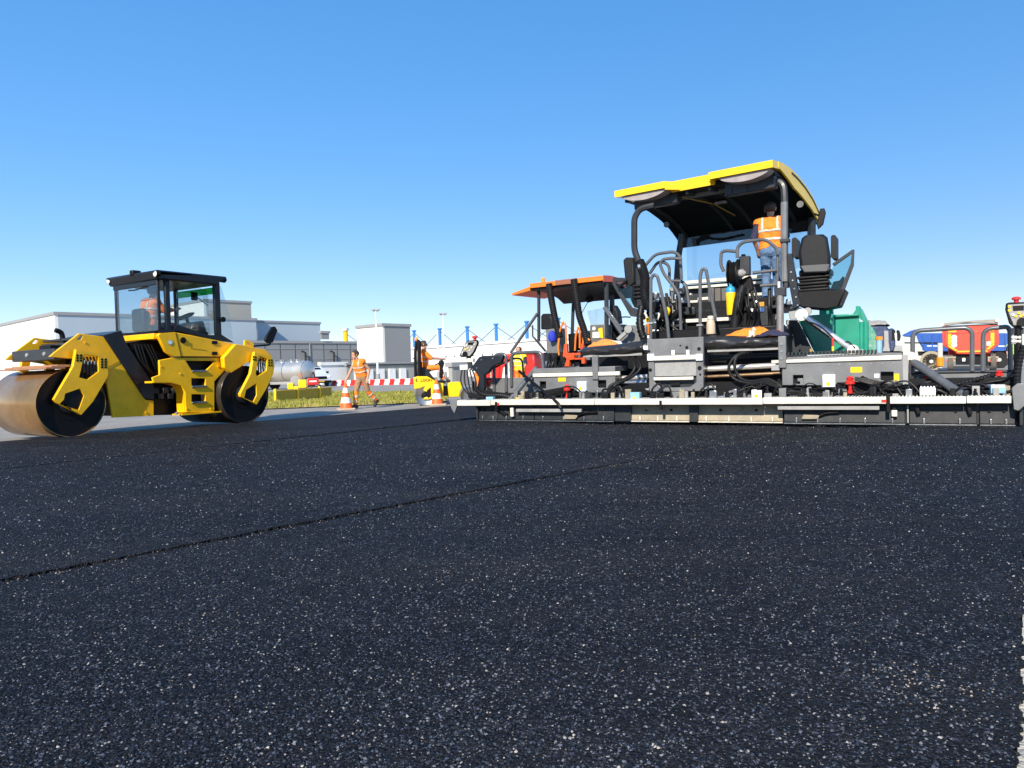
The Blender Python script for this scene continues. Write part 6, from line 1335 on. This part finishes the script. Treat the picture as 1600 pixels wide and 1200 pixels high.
np_('bumper', LGREY, dk, [(262, 595), (330, 600), (335, 660), (240, 660)], .5, 2, .03); np_('chassis', BLACK, dk, [(-60, 662), (340, 662), (340, 760), (-60, 760)], .6, 1.6, 0)
for x in (30, 240): wheel(NF, dk, *zt(x, 800), .5, .4, .35)
# red truck behind the left handrails
r0 = at_depth(795, 590, 31); QF = Frame((r0.x, r0.y, G0), R(-30))
rt_ = thing('feeder_truck', 'bright red tipper truck behind the left end handrails of the screed', 'truck', QF.o, QF.a)
rt_['label'] = 'bright red tipper truck behind the workers and the orange canopy paver'
def qp(name, mat, par, pts, Y, dep, bevel=.01): return fpoly(QF, name, mat, par, pts, Y, dep, [], bevel)
qp('tipper_body', RED, rt_, [(758, 560), (834, 551), (836, 578), (822, 592), (770, 596), (745, 592)], 0, 4.5, .05); qp('rim', REDTRUCK, rt_, [(757, 557), (835, 548.5), (835, 553), (757, 562)], -.04, .2, .02)
for x in (778, 800, 818): qp('body_rib', RED, rt_, [(x, 560), (x + 2, 560), (x + 1, 592), (x - 1, 592)], -.06, .06, .01)
qp('chassis', BLACK, rt_, [(760, 597), (830, 593), (830, 604), (760, 608)], .5, 4.5, 0); qp('white_shield', WHITE, rt_, [(786, 575), (795, 566), (797, 600), (783, 600)], -.2, .1, .02)
for x in (768, 822): wheel(QF, rt_, x, 604, .45, -.02, .4)
# grey concrete blocks and low shed left of the control panel
building('small brown grey utility hut behind the small roller', 706, 700, 730, 566, 48, CL_LGREY, clad('brown_grey_wall', (.30, .28, .25)), cap=LGREY)

# ================================================================ LOOSE THINGS ON THE LARGE PAVER
def world(F, p): return F.o + F.x * p.x + F.y * p.y + Vector((0, 0, p.z))
def cloth(name, mat, w_, d_, h_, seed, res=40):
    m = MB()
    for i in range(res + 1):
        for j in range(res + 1):
            u, v = i / res * 2 - 1, j / res * 2 - 1; r = math.hypot(u, v * 1.0)
            edge = 1 + .22 * noise.noise(Vector((math.atan2(v, u) * 1.3, seed, 0)))
            f = max(0, 1 - (r / edge) ** 2.4)
            n1 = noise.noise(Vector((u * 2.2 + seed, v * 2.2, 0))); n2 = 1 - abs(noise.noise(Vector((u * 4 + seed, v * 3, 5)))) * 2
            m.v.append((u * w_ / 2 * edge, v * d_ / 2 * edge, f ** .6 * h_ * (.62 + .42 * n1 + .28 * n2)))
    R_ = res + 1
    for i in range(res):
        for j in range(res): m.f.append((i * R_ + j, (i + 1) * R_ + j, (i + 1) * R_ + j + 1, i * R_ + j + 1))
    o = m.build(name, mat); s_ = o.modifiers.new('Solid', 'SOLIDIFY'); s_.thickness = .008
    return o
q = PF.y_(1180, 527, .72); j1 = cloth('work_jacket', HVO, .95, .40, .15, 3.3); j1.location = world(PF, Vector((q.x, .72, q.z))); j1.rotation_euler.z = PF.a
tag(j1, 'crumpled orange high visibility jacket lying on the rubber flap of the large paver', 'jacket')
j1b = cloth('jacket_lining', NAVYCLOTH, .50, .30, .09, 9.1); j1b.parent = j1; j1b.location = (.30, -.14, 0)
j1c = cloth('jacket_stripe', REFL, .16, .26, .14, 5.1); j1c.parent = j1; j1c.location = (-.02, -.1, .01)
q = PF.y_(948, 543, .72); j2 = cloth('work_jacket', pm('faded_orange_cloth', (.75, .24, .05), .8, bump=.3, bscale=20), .60, .34, .15, 6.7); j2.location = world(PF, Vector((q.x, .72, q.z - .01))); j2.rotation_euler.z = PF.a
tag(j2, 'folded faded orange jacket on the flap nearer the orange canopy paver', 'jacket')
q0 = PF.y_(1142, 492, 1.6); q1 = PF.y_(1142, 457, 1.6); hh = q1.z - q0.z
t = thing('spray_bottle', 'yellow spray canister with blue cap on the rear step of the large paver', 'canister', world(PF, Vector((q0.x, 1.62, q0.z))), PF.a)
part('body', Y_LEMON, t, lambda m: m.lathe([(.072, 0), (.078, .02), (.084, hh * .7), (.088, hh * .97), (.085, hh)], (0, 0, 0), 'z', 24)); part('cap', PLASTB, t, lambda m: m.lathe([(.082, hh), (.085, hh + .05), (.07, hh + .09), (.03, hh + .12), (.028, hh + .17), (.012, hh + .18)], (0, 0, 0), 'z', 20))
q0 = PF.y_(1111, 522, .95); t = thing('drink_bottle', 'beige plastic bottle standing in front of the rear steps', 'bottle', world(PF, Vector((q0.x, .95, q0.z))), PF.a)
part('body', pm('beige_plastic', (.55, .42, .30), .5, dust=.2), t, lambda m: m.lathe([(.075, 0), (.08, .02), (.075, .18), (.06, .23), (.045, .26)], (0, 0, 0), 'z', 20)); part('cap', CREAM, t, lambda m: m.lathe([(.055, .26), (.055, .31), (.03, .32)], (0, 0, 0), 'z', 16))
part('rack', BLACK, t, lambda m: m.box(-.13, .13, -.1, .1, -.02, .0))

for x0 in (790, 1240): 
    for k, cm in enumerate((RED, AMBER, RED)): up('lamp_lens', cm, ru_, [(x0 + 28 * k, 750), (x0 + 22 + 28 * k, 750), (x0 + 22 + 28 * k, 766), (x0 + 28 * k, 766)], .08, .03, 0)

# ================================================================ PEOPLE
def person(name, label, loc, rotz, J=None, top=HVO, legs=DENIM, sleeves=None, lower=None, hair=HAIR, vox=.012, bands=True, group=None, scale=1.0, only=None):
    """joints in local metres, facing +y; every limb tapers; one continuous remeshed body, clothes are children"""
    j = dict(pelvis=(0, 0, .96), waist=(0, .01, 1.10), chest=(0, .01, 1.33), neck=(0, 0, 1.50), head=(0, .03, 1.66))
    for s, k in ((-1, 'l'), (1, 'r')):
        j.update({'sh' + k: (s * .185, 0, 1.435), 'el' + k: (s * .25, -.03, 1.15), 'wr' + k: (s * .25, .06, .91), 'hip' + k: (s * .10, 0, .93), 'kn' + k: (s * .11, .03, .51), 'an' + k: (s * .11, -.01, .09), 'toe' + k: (s * .13, .16, .045)})
    if J: j.update(J)
    V = {k: Vector(v) for k, v in j.items()}
    caps = []                                           # p0 p1 r0 r1 region
    def c(a, b, r0, r1, reg): caps.append((a, b, r0, r1, reg))
    for dx in (-.075, .075):
        o_ = Vector((dx, 0, 0)); c(V['pelvis'] + o_, V['waist'] + o_ * .9, .105, .10, 'top'); c(V['waist'] + o_ * .9, V['chest'] + o_ * 1.15, .105, .122, 'top')
    c(V['chest'], V['neck'] - Vector((0, 0, .04)), .12, .07, 'top'); c(V['shl'], V['shr'], .072, .072, 'top')
    c(V['pelvis'] + Vector((-.07, 0, -.03)), V['pelvis'] + Vector((.07, 0, -.03)), .115, .115, 'legs')
    c(V['neck'] - Vector((0, 0, .03)), V['head'] - Vector((0, 0, .06)), .055, .055, 'skin')
    hd = V['head']; fw = Vector((0, 1, 0)); 
    if J and 'look' in J: fw = Vector(J['look']).normalized()
    c(hd + Vector((0, 0, .025)) - fw * .015, hd + Vector((0, 0, .035)) + fw * .02, .092, .088, 'head'); c(hd - Vector((0, 0, .055)) + fw * .035, hd - Vector((0, 0, .085)) + fw * .05, .062, .045, 'skin')
    c(hd + fw * .095, hd + fw * .118 - Vector((0, 0, .03)), .012, .017, 'skin')          # nose
    sd_ = fw.cross(Vector((0, 0, 1)))
    for s in (-1, 1): c(hd + sd_ * s * .088 + Vector((0, 0, .015)), hd + sd_ * s * .09 - Vector((0, 0, .03)), .018, .014, 'skin')
    for k in 'lr':
        sgn = -1 if k == 'l' else 1
        c(V['sh' + k], V['el' + k], .058, .045, 'sleeve'); c(V['el' + k], V['wr' + k], .044, .030, 'fore')
        d = (V['wr' + k] - V['el' + k]).normalized(); side_ = d.cross(Vector((0, 0, 1)))
        if side_.length < .2: side_ = Vector((0, 1, 0))
        side_.normalize(); w = V['wr' + k]
        c(w, w + d * .09, .032, .036, 'skin')
        for i in range(4):
            o_ = side_ * (.024 * (i - 1.5)); ln = (.075, .09, .085, .065)[i]
            a = w + d * .085 + o_; b = a + d * ln * .55 ; cc = b + (d * .7 + Vector((-sgn * .5, 0, -.3))).normalized() * ln * .5
            c(a, b, .0115, .0105, 'skin'); c(b, cc, .0105, .009, 'skin')
        c(w + d * .03 + side_ * .03, w + d * .085 + side_ * .06, .013, .010, 'skin')
        c(V['hip' + k], V['kn' + k], .092, .062, 'legs'); c(V['kn' + k], V['an' + k], .062, .045, 'shin'); c(V['an' + k], V['toe' + k], .052, .042, 'boot')
        c(V['an' + k] - Vector((0, .04, .02)), V['an' + k] + Vector((0, .03, -.02)), .05, .05, 'boot')
    m = MB()
    for a, b, r0, r1, reg in caps:
        ax_ = (b - a); ln = max(ax_.length, 1e-4); ax_ = ax_ / ln
        pts = []; rs = []
        for t in (-1, -.8, -.45, 0): pts.append(a + ax_ * t * r0); rs.append(max(r0 * math.sqrt(max(0, 1 - t * t)), r0 * .05))
        for t in (0.001, .45, .8, 1): pts.append(b + ax_ * t * r1); rs.append(max(r1 * math.sqrt(max(0, 1 - t * t)), r1 * .05))
        m.tube(pts, rs, 12)
    me = bpy.data.meshes.new('tmp'); me.from_pydata(m.v, [], m.f); to = bpy.data.objects.new('tmp', me); COL.objects.link(to)
    rm = to.modifiers.new('R', 'REMESH'); rm.mode = 'VOXEL'; rm.voxel_size = vox; sm = to.modifiers.new('S', 'SMOOTH'); sm.iterations = 4; sm.factor = .5
    dg = bpy.context.evaluated_depsgraph_get(); bod = bpy.data.meshes.new_from_object(to.evaluated_get(dg)); bpy.data.objects.remove(to)
    bod.name = 'person'; bod.materials.clear(); bod.materials.append(SKIN); bod.polygons.foreach_set('use_smooth', [True] * len(bod.polygons))
    vs = [v.co.copy() for v in bod.vertices]; ns = [v.normal.copy() for v in bod.vertices]
    def near(p):
        best = None; bd = 9; bt_ = 0
        for a, b, r0, r1, reg in caps:
            ab = b - a; t = max(0, min(1, (p - a).dot(ab) / max(ab.length_squared, 1e-8))); d = (p - a - ab * t).length - (r0 + (r1 - r0) * t)
            if d < bd: bd = d; best = reg; bt_ = t
        return best, bt_
    P = bpy.data.objects.new(name, bod); COL.objects.link(P); P.location = loc; P.rotation_euler.z = rotz; P.scale = (scale,) * 3
    tag(P, label, 'person', group)
    fr = []
    for f in bod.polygons:
        reg, t = near(f.center); z = f.center.z
        if reg == 'head' and (f.center - hd).dot(fw) < .045 + .25 * (f.center - hd).z and (f.center - hd).z > -.05: reg = 'hair'
        fr.append((reg, t))
    def shell(nm, mat, regs, off, par, cond=None):
        idx = {}; vv = []; ff = []
        for f, (reg, t) in zip(bod.polygons, fr):
            if reg in regs and (cond is None or cond(f, reg, t)):
                q_ = []
                for vi in f.vertices:
                    if vi not in idx:
                        p = vs[vi]; wr = noise.noise(p * 9) * .55 + (1 - abs(noise.noise(Vector((p.x * 14, p.y * 14, p.z * 22)))) * 3) * .25
                        idx[vi] = len(vv); vv.append(p + ns[vi] * (off * max(.45, 1 + .75 * wr)))
                    q_.append(idx[vi])
                ff.append(q_)
        if not ff: return None
        mm = bpy.data.meshes.new(nm); mm.from_pydata(vv, [], ff); mm.materials.append(mat); mm.polygons.foreach_set('use_smooth', [True] * len(ff))
        o = bpy.data.objects.new(nm, mm); COL.objects.link(o); o.parent = par
        s_ = o.modifiers.new('Solid', 'SOLIDIFY'); s_.thickness = .006; s_.offset = -1
        return o
    tp = shell('jacket' if sleeves else 'vest', top, ('top', 'sleeve') if sleeves == 'full' else ('top',), .022, P)
    if bands and tp:
        hz = [V['waist'].lerp(V['chest'], t) for t in (.15, .75)]
        up_ = (V['chest'] - V['waist']).normalized()
        shell('reflective_band', REFL, ('top',), .027, tp, lambda f, r_, t: any(abs((f.center - h_).dot(up_)) < .019 for h_ in hz))
        shell('shoulder_band', REFL, ('top',), .027, tp, lambda f, r_, t: abs(abs(f.center.x - V['chest'].x) - .115) < .015 and (f.center - hz[1]).dot(up_) > .02)
    if sleeves and sleeves != 'full': [shell('shirt_sleeve', sleeves, ('sleeve',), .014, P, lambda f, r_, t, s=s: (f.center.x > 0) == (s > 0)) for s in (-1, 1)]
    tr = shell('trousers', legs, ('legs', 'shin') if lower is None else ('legs',), .014, P)
    if lower is not None:
        lw = shell('trouser_legs', lower, ('shin',), .016, P)
        shell('reflective_band', REFL, ('shin',), .021, lw, lambda f, r_, t: abs(t - .35) < .06 or abs(t - .7) < .06)
    elif legs in (HVO, HVY): shell('reflective_band', REFL, ('shin',), .019, tr, lambda f, r_, t: abs(t - .35) < .06 or abs(t - .7) < .06)
    [shell('boot', BOOT, ('boot',), .008, P, lambda f, r_, t, s=s: (f.center.x > 0) == (s > 0)) for s in (-1, 1)]; shell('hair', hair, ('hair',), .010, P)
    return P
# operator standing on the large paver, back to the camera
q = PF.y_(1203, 316, 2.25); head = world(PF, q); zf = q.z - 1.77 * 1.08
J = dict(ell=(-.27, -.06, 1.17), wrl=(-.23, .12, .98), elr=(.25, .0, 1.17), wrr=(.18, .2, 1.05), look=(.2, 1, -.1), hipl=(-.085, 0, .93), hipr=(.085, 0, .93), knl=(-.09, .03, .51), knr=(.09, .02, .51), anl=(-.1, -.02, .09), anr=(.1, .02, .09), toel=(-.12, .15, .045), toer=(.13, .18, .045))
person('person', 'person in orange high visibility vest and jeans standing under the yellow canopy', (head.x, head.y, zf), PF.a + R(4), J, HVO, DENIM, sleeves=NAVYCLOTH, vox=.010, scale=1.08)
fz = zf - 0
a_, b_ = PF.loc(head).x, PF.loc(head).y
part('standing_step', DGREY, pv, lambda m: m.box(a_ - .35, a_ + .35, b_ - .3, b_ + .4, zf - .06, zf - .005), bevel=.01)
# worker walking with the cone
g = ground(567, 638.5, G0); cn = ground(541, 640.5, G0)
J = dict(pelvis=(0, -.02, .93), waist=(0, .03, 1.07), chest=(.0, .10, 1.28), neck=(0, .14, 1.43), head=(.02, .20, 1.58), shl=(-.18, .11, 1.37), shr=(.18, .09, 1.37), ell=(-.26, -.06, 1.14), wrl=(-.27, .02, .90), elr=(.29, .16, 1.11), wrr=(.35, .27, .87),
         hipl=(-.09, -.02, .90), hipr=(.09, .0, .90), knl=(-.11, -.10, .52), anl=(-.12, -.42, .22), toel=(-.12, -.36, .07), knr=(.10, .16, .51), anr=(.09, .20, .09), toer=(.10, .36, .045), look=(.2, 1, -.35))
person('person', 'person walking with a striped cone in orange vest and brown shorts', (g.x, g.y, G0), R(143), J, HVO, pm('warm_brown_cloth', (.30, .18, .10), .85, var=.2, scale=14), lower=HVO, vox=.011)
# seated driver of the small roller
q = SF.y_(*zs(240, 560), .58)
def seated(lean=0.0, arms=.42, up=.25):
    return dict(pelvis=(0, 0, .12), waist=(0, .02 + lean * .15, .26), chest=(0, .06 + lean * .4, .50), neck=(0, .08 + lean * .6, .66), head=(0, .13 + lean * .75, .82),
                shl=(-.185, .08 + lean * .55, .60), shr=(.185, .08 + lean * .55, .60), ell=(-.24, .25 + lean * .3, .40), elr=(.24, .25 + lean * .3, .40), wrl=(-.15, arms + .08, up + .17), wrr=(.15, arms + .08, up + .17),
                hipl=(-.1, .04, .08), hipr=(.1, .04, .08), knl=(-.13, .46, .12), knr=(.13, .46, .12), anl=(-.13, .56, -.28), anr=(.13, .56, -.28), toel=(-.13, .72, -.32), toer=(.13, .72, -.32))
J = seated(-.2, .42, .2); J['look'] = (0, 1, 0)
sl_ = world(SF, Vector((q.x, .58, q.z)))
person('person', 'person in orange work clothes seated on the small roller', (sl_.x, sl_.y, sl_.z - .08), SF.a - R(90), J, HVO, HVO, sleeves='full', vox=.013)
# driver in the large roller cab
J = seated(0, .45, .3); J['look'] = (-.3, .6, .0)
cl_ = world(RF, Vector((cx0 + .24, YL + .78, zb + .04)))
person('person', 'person in orange vest seated inside the large roller cab', cl_, RF.a - R(90), J, HVO, NAVYCLOTH, sleeves=HVO, vox=.013)
# workers behind the left rails and by the trucks
g = at_depth(813, 600, 25.5)
J = dict(elr=(.28, .1, 1.18), wrr=(.22, .28, 1.05), ell=(-.28, .06, 1.18), wrl=(-.24, .2, 1.0))
person('person', 'person in yellow vest standing beside the red tipper truck', (g.x, g.y, G0), R(150), J, HVY, HVO, sleeves=NAVYCLOTH, vox=.015, group='workers in the yard')
g = at_depth(752, 604, 27); J = dict(pelvis=(0, -.15, .82), waist=(0, -.05, .95), chest=(0, .16, 1.12), neck=(0, .28, 1.22), head=(0, .40, 1.30), shl=(-.18, .22, 1.18), shr=(.18, .22, 1.18), ell=(-.22, .35, .95), elr=(.22, .35, .95), wrl=(-.15, .5, .8), wrr=(.15, .5, .8), hipl=(-.1, -.14, .8), hipr=(.1, -.14, .8), knl=(-.14, .06, .46), knr=(.14, .06, .46))
person('person', 'person in orange jacket bending over beside the dark screed bracket', (g.x, g.y, G0), R(210), J, HVO, HVO, sleeves='full', vox=.015, group='workers in the yard')
g = at_depth(1583, 580, 36)
person('person', 'person in yellow green vest standing beside the blue truck', (g.x, g.y, G0), R(170), None, pm('hi_vis_green', (.35, .75, .03), .75), NAVYCLOTH, sleeves=NAVYCLOTH, vox=.015, group='workers in the yard')
